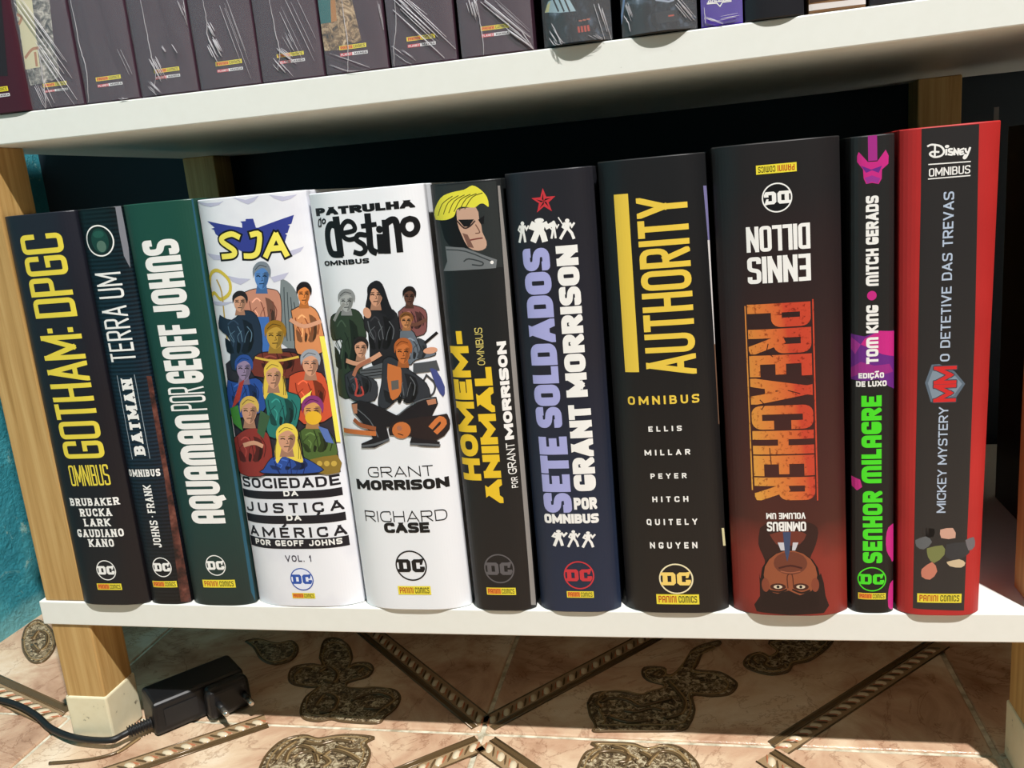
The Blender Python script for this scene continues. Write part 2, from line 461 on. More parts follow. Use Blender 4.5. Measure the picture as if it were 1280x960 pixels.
PART_BASE = {'author_lettering': 14, 'publisher_emblem': 24, 'publisher_label': 30, 'title_lettering': 8, 'brand_lettering': 8}
STEP = 1.7
class Book:
    """hard-cover volume: bl, br, tl, tr are the world x of its spine edges, z0..z1 its height"""
    def __init__(s, name, label, group, xb, xt, z0, z1, y0, B, depth, cover, pages=None, flat=4.0, cat='book', thickness=0.0024):
        s.xb, s.xt, s.z0, s.z1, s.y0, s.B, s.flat = xb, xt, z0, z1, y0, B, flat
        s.W = ((xb[1]-xb[0])+(xt[1]-xt[0]))/2*1000; s.Hm = (z1-z0)*1000; s.lays = {}
        s.ppm = None
        s.root = empty(name, ((xb[0]+xb[1])/2, y0+depth/2, z0))
        tag(s.root, label, cat, group)
        # cover shell
        t = thickness; us = [k*STEP/s.W for k in range(int(math.ceil(s.W/STEP-1e-6)))] + [1.0]; bm = bmesh.new(); outer = []; inner = []
        yb = y0+depth
        def prof(lst, ins):
            lst.append((0, ins, yb)); lst.append((0, ins, y0+0.012)); lst.append((0, ins+0.0007, y0+0.0075)); lst.append((0, ins, y0+0.003))
            for u in us:
                lst.append((u, ins*(1-2*u), s.Y(u)+ins))
            lst.append((1, -ins, y0+0.003)); lst.append((1, -ins-0.0007, y0+0.0075)); lst.append((1, -ins, y0+0.012)); lst.append((1, -ins, yb))
        prof(outer, 0.0); prof(inner, t)
        m = 6; rings = []
        for j in range(m+1):
            v = j/m; ro = []
            for (u, dx, y) in outer + inner[::-1]:
                ro.append(bm.verts.new((s.X(u, v)+dx, y, z0+(z1-z0)*v)))
            rings.append(ro)
        K = len(rings[0])
        for j in range(m):
            for k in range(K):
                f = bm.faces.new((rings[j][k], rings[j][(k+1)%K], rings[j+1][(k+1)%K], rings[j+1][k]))
        h = K//2
        for ro, fl in ((rings[0], 0), (rings[-1], 1)):
            for k in range(h-1):
                q = (ro[k], ro[k+1], ro[K-2-k], ro[K-1-k])
                bm.faces.new(q if fl else q[::-1])
        bmesh.ops.recalc_face_normals(bm, faces=bm.faces)
        s.cover = bm_obj('cover', bm, cover, s.root, bevel=0.0006)
        bm = bmesh.new(); vs = []
        for v, z in ((0, z0+0.0035), (1, z1-0.0035)):
            for (u, dx, y) in ((0, t+0.0004, y0+0.002), (1, -t-0.0004, y0+0.002), (1, -t-0.0004, yb-0.004), (0, t+0.0004, yb-0.004)):
                vs.append(bm.verts.new((s.X(u, v)+dx, y, z)))
        for f in ((3,2,1,0),(4,5,6,7),(0,1,5,4),(1,2,6,5),(2,3,7,6),(3,0,4,7)): bm.faces.new([vs[i] for i in f])
        bm_obj('page_block', bm, M_pages, s.root)
        s.prints = {}
    def Y(s, u): return s.y0 - s.B*(1-abs(2*u-1)**s.flat)
    def X(s, u, v): return (s.xb[0]*(1-v)+s.xt[0]*v)*(1-u) + (s.xb[1]*(1-v)+s.xt[1]*v)*u
    def uv(s, px):
        y = s.y0-s.B*0.8
        for _ in range(40):
            p = on_y(px, y); v = (p.z-s.z0)/(s.z1-s.z0)
            a = s.X(0, v); b = s.X(1, v); u = (p.x-a)/(b-a)
            y = 0.6*y + 0.4*s.Y(min(max(u, 0), 1))
        return Vector((u*s.W, v*s.Hm))
    def mm(s, px): return px*0.545
    # ---- print layers
    def add(s, part, polys, m, lay=None):
        if lay is None: s.lays[part] = s.lays.get(part, PART_BASE.get(part, 0))+1; lay = s.lays[part]
        s.prints.setdefault(part, []).append((polys, m, lay))
        return lay
    def poly(s, part, px, m, sm=0):
        pts = [s.uv(p) for p in px]
        if sm: 
            pts3 = smooth_path([Vector((*p, 0)) for p in pts+[pts[0]]], sm)[:-1]; pts = [Vector((p.x, p.y)) for p in pts3]
        s.add(part, [pts], m)
    def rect(s, part, bl, tr, m, grow=0.0):
        a, b = s.uv(bl), s.uv(tr); g = grow
        s.add(part, [[Vector((a.x-g,a.y-g)), Vector((b.x+g,a.y-g)), Vector((b.x+g,b.y+g)), Vector((a.x-g,b.y+g))]], m)
    def pen(s, part, px, wpx, m, closed=False, sm=5, cap=0.3, lay=None):
        pts = [s.uv(p) for p in px]
        if sm:
            q = pts+[pts[0]] if closed else pts
            q = smooth_path([Vector((*p, 0)) for p in q], sm)
            if closed: q = q[:-1]
            pts = [Vector((p.x, p.y)) for p in q]
        return s.add(part, thick(pts, closed, s.mm(wpx), cap), m, lay)
    def oval(s, part, c, rx, ry, m, rot=0.0, n=18):
        c = s.uv(c); rx = s.mm(rx); ry = s.mm(ry); cr, sr = math.cos(rot), math.sin(rot); P = []
        for k in range(n):
            t = 2*math.pi*k/n; x, y = rx*math.cos(t), ry*math.sin(t); P.append(Vector((c.x+x*cr-y*sr, c.y+x*sr+y*cr)))
        s.add(part, [P], m)
    def ring(s, part, c, r, wpx, m):
        c = s.uv(c); r = s.mm(r)
        P = [Vector((c.x+r*math.cos(k*math.pi/18), c.y+r*math.sin(k*math.pi/18))) for k in range(36)]
        s.add(part, thick(P, True, s.mm(wpx), 0), m)
    def text(s, part, st, bl, tr, o, m, tx=.24, ty=None, gap=.14, r=.5, serif=0.0, sp=.45, outline=None, ow=0.6, iw=None):
        a, b = s.uv(bl), s.uv(tr); u0, v0, u1, v1 = a.x, a.y, b.x, b.y
        if o in ('h', 'flip'): L, Hc = u1-u0, v1-v0
        else: L, Hc = v1-v0, u1-u0
        if iw is None: iw = tx if not serif else tx+2*serif
        ws = []
        for ch in st:
            if ch == ' ': ws.append(sp)
            elif ch in 'I': ws.append(iw)
            elif ch in '.:': ws.append(tx)
            elif ch == '•': ws.append(.35)
            elif ch == '-': ws.append(.55)
            else: ws.append(GL[ch][0])
        tot = sum(ws)+gap*(len(st)-1); cw = L/tot
        TX = tx*cw; TY = (ty*Hc if ty else TX)
        quads = []; x = 0.0
        k = TY/TX
        for ch, wf in zip(st, ws):
            w_ = wf*cw
            def emit(pts, closed, rr, bx=None, hh=Hc):
                # pts in mm in glyph space; thicken in a space where both stroke widths are equal
                P = [Vector((p[0]*k, p[1])) for p in pts]
                R = r*min(max(w_-TX, TY)*k, Hc)*1.0 if rr else 0
                for q in thick(rnd(P, closed, max(R, TY*0.35) if rr else 0), closed, TY, 0.5 if rr else 0.5):
                    q = [Vector((p.x/k, p.y)) for p in q]
                    bb = bx or (0, 0, w_, Hc)
                    q = clip(q, *bb)
                    if q: quads.append([Vector((p.x+x, p.y)) for p in q])
            if ch == ' ': pass
            elif ch == '.': emit([(w_/2, TX*.5-.01), (w_/2, TX*.5+.01)], False, False)
            elif ch == ':':
                for yy in (.22, .72): emit([(w_/2, yy*Hc-TX*.05), (w_/2, yy*Hc+TX*.05)], False, False)
            elif ch == '-': emit([(TX/2, Hc*.42), (w_-TX/2, Hc*.42)], False, False)
            elif ch == '•':
                quads.append([Vector((x+w_/2+w_*.42*math.cos(t*math.pi/5), Hc*.5+w_*.42*math.sin(t*math.pi/5))) for t in range(10)])
            else:
                ss = serif*cw
                for gi, (pts, closed, rr) in enumerate(GL[ch][1]):
                    if ch in 'SCGÇJ' and gi == 0:      # open ends depend on the bar thickness
                        t_ = min(TY/Hc, .32); sp_ = max((1-3*t_)/2, .02); pts = list(pts)
                        def cy(y): return (y-t_/2)/(1-t_)
                        if ch == 'S': hi, lo = cy(1-t_/2-.40*sp_), cy(t_/2+.40*sp_)
                        else: hi, lo = cy(.64+t_/2), cy(.36-t_/2)
                        if ch == 'G': pts[-1] = (1, cy(.50-t_/2))
                        hi = min(hi, .98); lo = max(lo, .02)
                        if ch in 'SCÇ': pts[0] = (1, hi); pts[-1] = ((0 if ch == 'S' else 1), lo)
                        elif ch == 'G': pts[0] = (1, hi)
                        else: pts[-1] = (0, lo)
                    if ch == 'G' and gi == 1: pts = [(1, cy(.50-t_/2)), (.55, cy(.50-t_/2))]
                    P = [(TX/2+ss+p[0]*(w_-TX-2*ss), TY/2+p[1]*(Hc-TY)) for p in pts]
                    if not rr and len(P) == 2 and ch in 'AVKNMWXYZ':   # push diagonals out so they are cut flat
                        A, B = Vector(P[0]), Vector(P[1]); d = (B-A).normalized()
                        if abs(d.x) > 1e-6 and abs(d.y) > 0.1:
                            A2 = A-d*TY*1.5 if abs(pts[0][1]-round(pts[0][1])) < .01 else A
                            B2 = B+d*TY*1.5 if abs(pts[1][1]-round(pts[1][1])) < .01 else B
                            P = [tuple(A2), tuple(B2)]
                    ext = ss if not (closed or rr) else 0
                    emit(P, closed, rr, (0, (-Hc*.12 if ch == 'Q' and gi == 1 else 0), w_, Hc) if not ss else (0 if ext else ss*.3, 0, w_ if ext else w_-ss*.3, Hc))
                if ss:
                    for pts, closed, rr in GL[ch][1]:
                        for e in (() if closed else (0, -1)):
                            p = pts[e]; q = pts[1 if e == 0 else -2]
                            if p[1] in (0, 1) and abs(p[1]-q[1]) > .3 and abs(p[0]-q[0]) < .6:
                                cx = TX/2+ss+p[0]*(w_-TX-2*ss); sh = TY*.55; y0_ = 0 if p[1] == 0 else Hc-sh
                                x0_, x1_ = max(cx-TX/2-ss, 0), min(cx+TX/2+ss, w_)
                                quads.append([Vector((x+x0_, y0_)), Vector((x+x1_, y0_)), Vector((x+x1_, y0_+sh)), Vector((x+x0_, y0_+sh))])
                if ch == 'Ç': emit([(w_*.5, 0), (w_*.55, -Hc*.08), (w_*.42, -Hc*.2)], False, True, (0, -Hc*.3, w_, 0))
                if ch == 'Ã': emit([(w_*.2, Hc*1.14), (w_*.4, Hc*1.22), (w_*.6, Hc*1.14), (w_*.8, Hc*1.22)], False, True, (0, Hc*1.05, w_, Hc*1.4))
                if ch == 'É': emit([(w_*.45, Hc*1.08), (w_*.7, Hc*1.28)], False, True, (0, Hc*1.04, w_, Hc*1.4))
            x += w_+gap*cw
        def mp(p):
            if o == 'h': return Vector((u0+p.x, v0+p.y))
            if o == 'up': return Vector((u1-p.y, v0+p.x))
            if o == 'down': return Vector((u0+p.y, v1-p.x))
            return Vector((u1-p.x, v1-p.y))
        polys = [[mp(p) for p in q] for q in quads]
        if outline:
            out = []
            for q in polys:
                c = sum(q, Vector((0, 0)))/len(q)
                for a_ in range(8):
                    d = Vector((math.cos(a_*math.pi/4), math.sin(a_*math.pi/4)))*ow
                    out.append([p+d for p in q])
            s.add(part, out, outline)
        s.add(part, polys, m)
    def finish(s):
        for part, items in s.prints.items():
            ms = []; bm = bmesh.new(); lf = bm.faces.layers.float.new('lay')
            for polys, m, lay in items:
                if m not in ms: ms.append(m)
                mi = ms.index(m)
                pv, pf = [], []
                if len(polys) > 1: polys = [[q[0], q[i], q[i+1]] for q in polys for i in range(1, len(q)-1)]
                for q in polys:
                    if len(q) < 3: continue
                    ar = sum(q[i-1].x*q[i].y-q[i].x*q[i-1].y for i in range(len(q)))
                    if abs(ar) < 2e-5: continue
                    if ar < 0: q = q[::-1]
                    pf.append(list(range(len(pv), len(pv)+len(q)))); pv += [Vector((p.x, p.y)) for p in q]
                if not pf: continue
                ov, oe, of, _v, _e, orig = delaunay_2d_cdt(pv, [], pf, 0, 1e-4, True)
                if len(pf) > 1:      # keep the triangles whose centre lies on ink
                    T = np.array([[pv[i][:] for i in f] for f in pf]); A = T[:, 0]; B_ = T[:, 1]; C = T[:, 2]
                    of = [f for f in of if len(f) == 3]
                    Q = np.array([[ov[i][:] for i in f] for f in of]).mean(axis=1)
                    def cr(P0, P1): return (P1[:, 0]-P0[:, 0])[None]*(Q[:, 1][:, None]-P0[:, 1][None])-(P1[:, 1]-P0[:, 1])[None]*(Q[:, 0][:, None]-P0[:, 0][None])
                    inside = ((cr(A, B_) > -1e-6) & (cr(B_, C) > -1e-6) & (cr(C, A) > -1e-6)).any(axis=1)
                    orig = [bool(k) for k in inside]
                nv = [bm.verts.new((p.x, p.y, lay)) for p in ov]
                for fc, og in zip(of, orig):
                    if og:
                        try: bm.faces.new([nv[i] for i in fc]).material_index = mi
                        except ValueError: pass
            for v in [v for v in bm.verts if not v.link_faces]: bm.verts.remove(v)
            x = 0.0
            while x < s.W:
                bmesh.ops.bisect_plane(bm, geom=list(bm.verts)+list(bm.edges)+list(bm.faces), plane_co=(x, 0, 0), plane_no=(1, 0, 0), dist=1e-6)
                x += STEP
            yy = 0.0
            while yy < s.Hm:
                bmesh.ops.bisect_plane(bm, geom=list(bm.verts)+list(bm.edges)+list(bm.faces), plane_co=(0, yy, 0), plane_no=(0, 1, 0), dist=1e-6)
                yy += 12.0
            def Yp(xmm):
                k = math.floor(xmm/STEP+1e-9); a_, b_ = k*STEP, min((k+1)*STEP, s.W)
                if b_-a_ < 1e-6: return s.Y(1.0)
                f = (xmm-a_)/(b_-a_)
                return s.Y(min(a_/s.W, 1))*(1-f) + s.Y(min(b_/s.W, 1))*f
            for v in bm.verts:
                u = min(max(v.co.x/s.W, 0.002), 0.998); vv = min(max(v.co.y/s.Hm, 0.001), 0.999)
                off = 0.00007+v.co.z*0.0000025
                v.co = Vector((s.X(u, vv), Yp(u*s.W)-off, s.z0+(s.z1-s.z0)*vv))
            bm_obj(part.split('#')[0], bm, ms, s.root)

M_pages = mat('paper_block', (214,206,188), 0.8)
def cover_mat(name, rgb, rough=0.42, fn=None): return mat(name, rgb, rough, spec=0.4, fn=fn)
INK = {}
def ink(r, g, b):
    k = (r, g, b)
    if k not in INK: INK[k] = mat('ink_%d_%d_%d' % k, k, 0.45, spec=0.35)
    return INK[k]
WHITE = ink(238,236,232); BLACK = ink(20,20,22); YEL = ink(226,206,70)

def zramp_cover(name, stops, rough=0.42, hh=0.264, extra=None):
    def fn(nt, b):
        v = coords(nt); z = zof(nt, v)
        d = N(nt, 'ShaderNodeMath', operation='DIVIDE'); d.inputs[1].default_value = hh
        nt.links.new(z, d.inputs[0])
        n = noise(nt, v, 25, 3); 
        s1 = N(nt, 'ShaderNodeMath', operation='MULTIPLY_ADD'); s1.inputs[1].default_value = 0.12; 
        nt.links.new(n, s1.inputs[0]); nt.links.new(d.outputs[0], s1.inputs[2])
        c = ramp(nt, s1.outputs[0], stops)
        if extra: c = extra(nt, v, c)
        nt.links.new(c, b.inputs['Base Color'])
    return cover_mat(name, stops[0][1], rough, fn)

# ---- small marks
def dc(b, c, r, fg, bg=None, flip=False, part='publisher_emblem', rc=None):
    if bg: b.oval(part, c, r*.97, r*.97, bg, n=36)
    b.ring(part, c, r*.95, max(r*.09, .9), rc or fg)
    cc = b.uv(c); R = b.mm(r); s = -1 if flip else 1
    def P(L): return [Vector((cc.x+s*x*R, cc.y+s*y*R)) for x, y in L]
    # slab-serif D and C, cut as convex pieces
    D = [[(-.90,.42),(-.90,.22),(-.52,.22),(-.52,.42)], [(-.90,-.22),(-.90,-.42),(-.52,-.42),(-.52,-.22)], [(-.78,.42),(-.78,-.42),(-.50,-.42),(-.50,.42)],
         [(-.52,.42),(-.52,.20),(-.24,.20),(-.16,.42)], [(-.52,-.20),(-.52,-.42),(-.16,-.42),(-.24,-.20)], [(-.16,.42),(-.28,.20),(-.28,-.20),(-.16,-.42),(-.03,-.28),(-.03,.28)]]
    C = [[(.05,.28),(.05,-.28),(.20,-.42),(.33,-.20),(.33,.20),(.20,.42)], [(.20,.42),(.30,.20),(.58,.20),(.66,.42)], [(.20,-.42),(.30,-.20),(.58,-.20),(.74,-.42)],
         [(.58,.42),(.56,.06),(.70,.06),(.84,.46),(.74,.46)], [(.55,-.20),(.55,-.06),(.84,-.06),(.86,-.22),(.74,-.42),(.55,-.42)]]
    b.add(part, [P(q) for q in D+C], fg)
PAN_Y = ink(232,214,60); PAN_O = ink(232,150,52); PAN_R = ink(176,62,30); PAN_G = ink(84,78,24); OLIVE = ink(150,146,40)
def panini(b, bl, tr, o='h', part='publisher_label'):
    a, c = b.uv(bl), b.uv(tr); a, c = Vector((min(a.x,c.x), min(a.y,c.y))), Vector((max(a.x,c.x), max(a.y,c.y)))
    W, Hh = c.x-a.x, c.y-a.y
    def R(x0, y0, x1, y1, m): b.add(part, [[Vector((a.x+x0*W,a.y+y0*Hh)), Vector((a.x+x1*W,a.y+y0*Hh)), Vector((a.x+x1*W,a.y+y1*Hh)), Vector((a.x+x0*W,a.y+y1*Hh))]], m)
    R(0, 0, 1, 1, PAN_Y)
    sm = b.mm(1)*36 > W
    if sm:
        if o == 'h': R(.03, .1, .5, .9, PAN_O)
    old = b.uv
    b.uv = lambda p: Vector(p)
    def T(st, x0, x1, m):
        b.text(part, st, (a.x+x0*W, a.y+.16*Hh), (a.x+x1*W, a.y+.84*Hh), 'h' if o == 'h' else 'flip', m, tx=.30, ty=.17, gap=.2, r=.35)
    if o == 'h': T('PanInI', .05, .47, PAN_R); T('COmICS', .52, .95, PAN_G)
    else: T('PanInI', .53, .95, PAN_R); T('COmICS', .05, .48, PAN_G)
    b.uv = old

# ================================================================ lower row
BZ = H
GRP = 'omnibus volumes on the lower shelf'
EDGE = [None]
def lower(label, pb, pt, ztop_px, cover, name='omnibus_book', y0=0.0062, B=0.0106, flat=2.3, depth=0.172):
    xb = (on_y(pb[0], y0).x, on_y(pb[1], y0).x); xt = (on_y(pt[0], y0).x, on_y(pt[1], y0).x)
    if EDGE[0] is not None:
        xb = (max(xb[0], EDGE[0][0]), xb[1]); xt = (max(xt[0], EDGE[0][1]), xt[1])
    EDGE[0] = (xb[1]+0.0001, xt[1]+0.0001)
    xc = (xb[0]+xb[1])/2; z0 = BZ+sag(xc)+0.0002
    z1 = on_y(((pt[0][0]+pt[1][0])/2, (pt[0][1]+pt[1][1])/2), -0.002).z
    e = 0.00025
    return Book(name, label, None, (xb[0]+e, xb[1]-e), (xt[0]+e, xt[1]-e), z0, z1, y0, B, depth, cover, flat=flat)

# 1 black, yellow lettering
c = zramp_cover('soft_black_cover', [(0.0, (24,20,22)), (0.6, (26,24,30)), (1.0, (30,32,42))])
b = lower('black hardcover with tall yellow upward lettering, leftmost of the lower row', ((104,750),(188,752)), ((5,270),(94,263)), 0, c, y0=0.0024, B=0.0058, flat=4.20)
b.text('title_lettering', 'GOTHAM:', (81.5,573.5), (99.9,408), 'up', YEL, tx=.26, ty=.115, gap=.12, r=.3)
b.text('title_lettering', 'DPGC', (45.2,398.5), (76.5,290), 'up', YEL, tx=.26, ty=.115, gap=.12, r=.3)
b.text('title_lettering', 'OMNIBUS', (90,607.5), (134,580), 'h', YEL, tx=.26, ty=.09, gap=.16, r=.25)
for s_, p, q in (('BRUBAKER',(88.4,632),(148.8,620.6)),('RUCKA',(100.5,645.5),(139,635)),('LARK',(105.6,658),(137.5,648)),('GAUDIANO',(97.5,671),(154.5,660)),('KANO',(111.5,683.5),(142,673.5))):
    b.text('author_lettering', s_, p, q, 'h', WHITE, tx=.26, ty=.22, gap=.10, r=.4, serif=.09)
dc(b, (132.8,712.8), 13.6, WHITE); panini(b, (122.5,737), (151.5,729.3))
b.finish()

# 2 dark blue ribbed
def rib(nt, b):
    v = coords(nt); wv = N(nt, 'ShaderNodeTexWave', wave_type='BANDS', bands_direction='Z')
    wv.inputs['Scale'].default_value = 120; wv.inputs['Distortion'].default_value = 0.6
    nt.links.new(v, wv.inputs[0])
    z = zof(nt, v); d = N(nt, 'ShaderNodeMath', operation='DIVIDE'); d.inputs[1].default_value = 0.264; nt.links.new(z, d.inputs[0])
    c = ramp(nt, d.outputs[0], [(0.0, (20,18,20)), (0.22, (22,28,38)), (0.45, (22,42,58)), (0.75, (20,42,54)), (1.0, (14,30,34))])
    c = mix(nt, c, ramp(nt, wv.outputs[0], [(0.2, (110,110,120)), (0.8, (255,255,255))]), 0.8, 'MULTIPLY')
    nt.links.new(c, b.inputs['Base Color'])
b = lower('slim dark blue ribbed volume with white lettering and a round green emblem', ((189,752),(240,752)), ((95,263),(152,256)), 0, cover_mat('ribbed_blue_cover', (22,40,55), fn=rib), y0=0.0040, B=0.0040, flat=4.00)
def f_red(nt, bs):
    v = coords(nt); nt.links.new(ramp(nt, noise(nt, v, 120, 5, .6), [(.35,(30,16,16)), (.55,(92,48,40)), (.75,(140,90,74))]), bs.inputs['Base Color'])
M_redart = mat('brown_red_print', (100,55,45), 0.45, fn=f_red)
b.poly('side_artwork', [(183,470),(192,470),(205,540),(226,640),(240,752),(226,752),(218,690),(206,600)], M_redart)
b.poly('side_artwork', [(144,258),(151,257),(160,300),(163,335),(155,320),(149,290)], ink(120,122,130))
b.oval('round_emblem', (124.6,301), 17, 19, ink(18,34,32), n=30); b.oval('round_emblem', (125,301), 11, 14, ink(24,62,54)); b.oval('round_emblem', (127,308), 6, 6.5, ink(84,112,98)); b.oval('round_emblem', (123,293), 7, 4, ink(36,84,72))
b.ring('round_emblem', (124.6,301), 17, 1.6, WHITE)
b.text('title_lettering', 'TERRA UM', (139.5,452.8), (150.3,339.5), 'up', WHITE, tx=.20, ty=.10, gap=.22, r=.35, sp=.35)
b.text('title_lettering', 'BATMAN', (168.9,570), (164.6,472.5), 'up', WHITE, tx=.30, ty=.24, gap=.06, r=.35, serif=.10)
for p in ([(165.6,574),(146.5,469.7)], [(187.5,573),(168,468.3)]): b.pen('title_lettering', p, .8, ink(150,160,168), sm=0)
b.text('title_lettering', 'OMNIBUS', (162,595), (200,585.5), 'h', WHITE, tx=.28, ty=.24, gap=.12, serif=.08)
b.text('author_lettering', 'JOHNS • FRANK', (193,684.5), (188.2,606), 'up', WHITE, tx=.25, ty=.18, gap=.14, serif=.06, sp=.25)
dc(b, (202.5,709), 13.2, WHITE); panini(b, (192,733.5), (220.6,726))
b.finish()

# 3 green
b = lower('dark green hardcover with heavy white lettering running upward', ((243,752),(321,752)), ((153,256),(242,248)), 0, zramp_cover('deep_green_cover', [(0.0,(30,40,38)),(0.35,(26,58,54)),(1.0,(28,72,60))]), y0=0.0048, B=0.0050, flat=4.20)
T_ = dict(ty=.165, gap=.05, r=.5)
b.text('title_lettering', 'aQUamanX'[:7], (241,654.5), (260,517.5), 'up', WHITE, tx=.40, ty=.20, gap=.07, r=.6)
b.text('title_lettering', 'POR', (214.5,514), (254.5,482.5), 'up', WHITE, tx=.22, ty=.08, gap=.16, r=.4)
b.text('title_lettering', 'GEOFF', (209.5,480), (243.8,403.5), 'up', WHITE, tx=.40, ty=.20, gap=.07, r=.5)
b.text('title_lettering', 'JOHnS', (194,399.5), (222,297.5), 'up', WHITE, tx=.40, ty=.20, gap=.07, r=.5)
b.poly('side_strip', [(239,248),(242,247.5),(320,740),(319,751),(314,740)], ink(36,84,104))
dc(b, (269.6,706.7), 13.6, WHITE); panini(b, (254.6,734), (293.5,724.5))
b.finish()

# 4 white, crowd artwork
def f_white(nt, bs):
    v = coords(nt); nt.links.new(ramp(nt, noise(nt, v, 30, 4), [(.3,(220,221,229)), (.6,(233,234,239))]), bs.inputs['Base Color'])
b = lower('white hardcover with a crowd of brightly coloured figures and a blue and yellow crest', ((325,755),(456,755)), ((243,247),(383,240)), 0, cover_mat('cool_white_cover', (224,224,230), fn=f_white), y0=0.0078, B=0.0080, flat=3.40)
K6 = lambda L: [(230+x/4.8, 230+y/4.8) for x, y in L]
LAV = ink(190,190,212); BLU = ink(52,62,140)
for L in ([(75,105),(140,115),(215,110),(240,100),(210,125),(160,138),(110,125)], [(290,80),(370,95),(450,70),(420,105),(385,122),(340,105)], [(510,65),(600,75),(680,62),(640,90),(590,103),(540,85)], [(140,415),(230,430),(260,455),(180,455),(150,430)], [(640,400),(720,375),(700,405),(650,430),(600,430)], [(260,550),(330,565),(400,570),(340,605),(290,585)], [(520,560),(630,530),(600,570),(540,590)], [(160,700),(250,710),(300,705),(240,730),(190,725)]):
    b.poly('crest', K6(L), LAV)
b.poly('crest', K6([(140,222),(350,262),(348,235),(338,225),(370,222),(370,210),(415,208),(432,262),(445,262),(660,185),(645,238),(622,245),(636,250),(622,292),(605,298),(618,305),(605,350),(520,400),(430,455),(340,400),(205,328),(215,320),(190,300),(180,275),(165,268),(185,262)]), BLU)
OUT = BLACK; YW = ink(240,226,96)
Sp = K6([(330,318),(285,300),(235,318),(228,345),(300,398),(292,428),(232,436)])
Jp = K6([(402,305),(452,303),(444,400),(415,430),(365,432)])
A1, A2, A3 = K6([(490,436),(552,300)]), K6([(552,300),(618,428)]), K6([(520,388),(594,382)])
for p, s_ in ((Sp,5),(Jp,4),(A1,0),(A2,0),(A3,0)): b.pen('crest', p, 10.0, OUT, sm=s_, cap=.35)
for p, s_ in ((Sp,5),(Jp,4),(A1,0),(A2,0),(A3,0)): b.pen('crest', p, 6.0, YW, sm=s_, cap=.2)
SK = ink(206,152,122); SKD = ink(168,108,82)
def person(b, h, hw, hh, skin, hair, torso, body, folds=None, long=False, part='artwork'):
    """anonymous figure: body polygon, neck, head, plain hair, simple features"""
    x, y = h
    if body:
        b.poly(part, body, torso, 3)
        cx = sum(p[0] for p in body)/len(body); cy = sum(p[1] for p in body)/len(body)
        dt = [int(v) for v in torso.name.split('_')[1:4]]; D1 = ink(*[int(v*.58) for v in dt]); D2 = ink(*[int(v*.34) for v in dt]); L1 = ink(*[min(255, int(v*1.25+14)) for v in dt])
        bw = (max(p[0] for p in body)-min(p[0] for p in body))*.5; bh = (max(p[1] for p in body)-min(p[1] for p in body))*.5
        ins = lambda fx, fy, k: (cx+fx*bw*.95, cy+fy*bh*1.15)
        b.poly(part, [ins(.15,-.45,1), ins(.62,-.3,1), ins(.72,.2,1), ins(.45,.55,1), ins(.1,.5,1), ins(.3,.1,1)], D1, 2)
        b.poly(part, [ins(-.7,.1,1), ins(-.45,.2,1), ins(-.25,.55,1), ins(-.6,.5,1)], D1, 2)
        b.poly(part, [ins(.42,-.1,1), ins(.66,.0,1), ins(.6,.42,1), ins(.4,.5,1), ins(.5,.2,1)], D2, 2)
        b.poly(part, [ins(-.1,.2,1), ins(.08,.28,1), ins(.0,.55,1), ins(-.12,.5,1)], D2, 2)
        b.pen(part, [ins(-.55,-.3,1), ins(-.3,-.42,1), ins(-.05,-.3,1)], 1.6, L1, sm=3)
        b.pen(part, [ins(-.4,-.05,1), ins(-.25,.1,1), ins(-.3,.35,1)], 1.2, L1, sm=3)
        if folds:
            for k in (-1, 0, 1):
                b.pen(part, [(cx+k*hw*.7-2, cy-hh*.45), (cx+k*hw*.8+2, cy-2), (cx+k*hw*.6+4, cy+hh*.4)], 1.1, folds, sm=3)
                b.pen(part, [(cx+k*hw*.5+3, cy-hh*.2), (cx+k*hw*.6-2, cy+hh*.1), (cx+k*hw*.4, cy+hh*.45)], .7, folds, sm=3)
        b.pen(part, body, .8, BLACK, closed=True, sm=3)
    def dk(m, f=.62):
        c = [int(v) for v in m.name.split('_')[1:4]]; return ink(*[int(v*f) for v in c])
    if long: b.poly(part, [(x-hw*.5, y-hh*.1), (x-hw*.42, y-hh*.5), (x, y-hh*.68), (x+hw*.45, y-hh*.5), (x+hw*.58, y), (x+hw*.72, y+hh*.5), (x+hw*.85, y+hh*.95), (x+hw*.35, y+hh*.85), (x-hw*.2, y+hh*.7), (x-hw*.5, y+hh*1.0), (x-hw*.62, y+hh*.5)], hair, 3)
    b.poly(part, [(x-hw*.24, y+hh*.2), (x+hw*.26, y+hh*.2), (x+hw*.4, y+hh*.72), (x-hw*.36, y+hh*.72)], dk(skin, .8))
    b.poly(part, [(x-hw*.42, y-hh*.34), (x, y-hh*.5), (x+hw*.42, y-hh*.34), (x+hw*.44, y+hh*.08), (x+hw*.28, y+hh*.40), (x+hw*.04, y+hh*.54), (x-hw*.22, y+hh*.42), (x-hw*.42, y+hh*.1)], skin, 3)
    b.poly(part, [(x+hw*.16, y-hh*.2), (x+hw*.42, y-hh*.2), (x+hw*.42, y+hh*.08), (x+hw*.26, y+hh*.38), (x+hw*.04, y+hh*.52), (x+hw*.14, y+hh*.2)], dk(skin, .74), 2)
    b.poly(part, [(x-hw*.52, y+hh*.06), (x-hw*.54, y-hh*.36), (x-hw*.2, y-hh*.64), (x+hw*.3, y-hh*.62), (x+hw*.58, y-hh*.3), (x+hw*.52, y+hh*.06), (x+hw*.40, y-hh*.2), (x+hw*.08, y-hh*.38), (x-hw*.36, y-hh*.22)], hair, 3)
    b.pen(part, [(x-hw*.4, y-hh*.3), (x-hw*.1, y-hh*.5), (x+hw*.3, y-hh*.42)], .8, dk(hair, .5), sm=3)
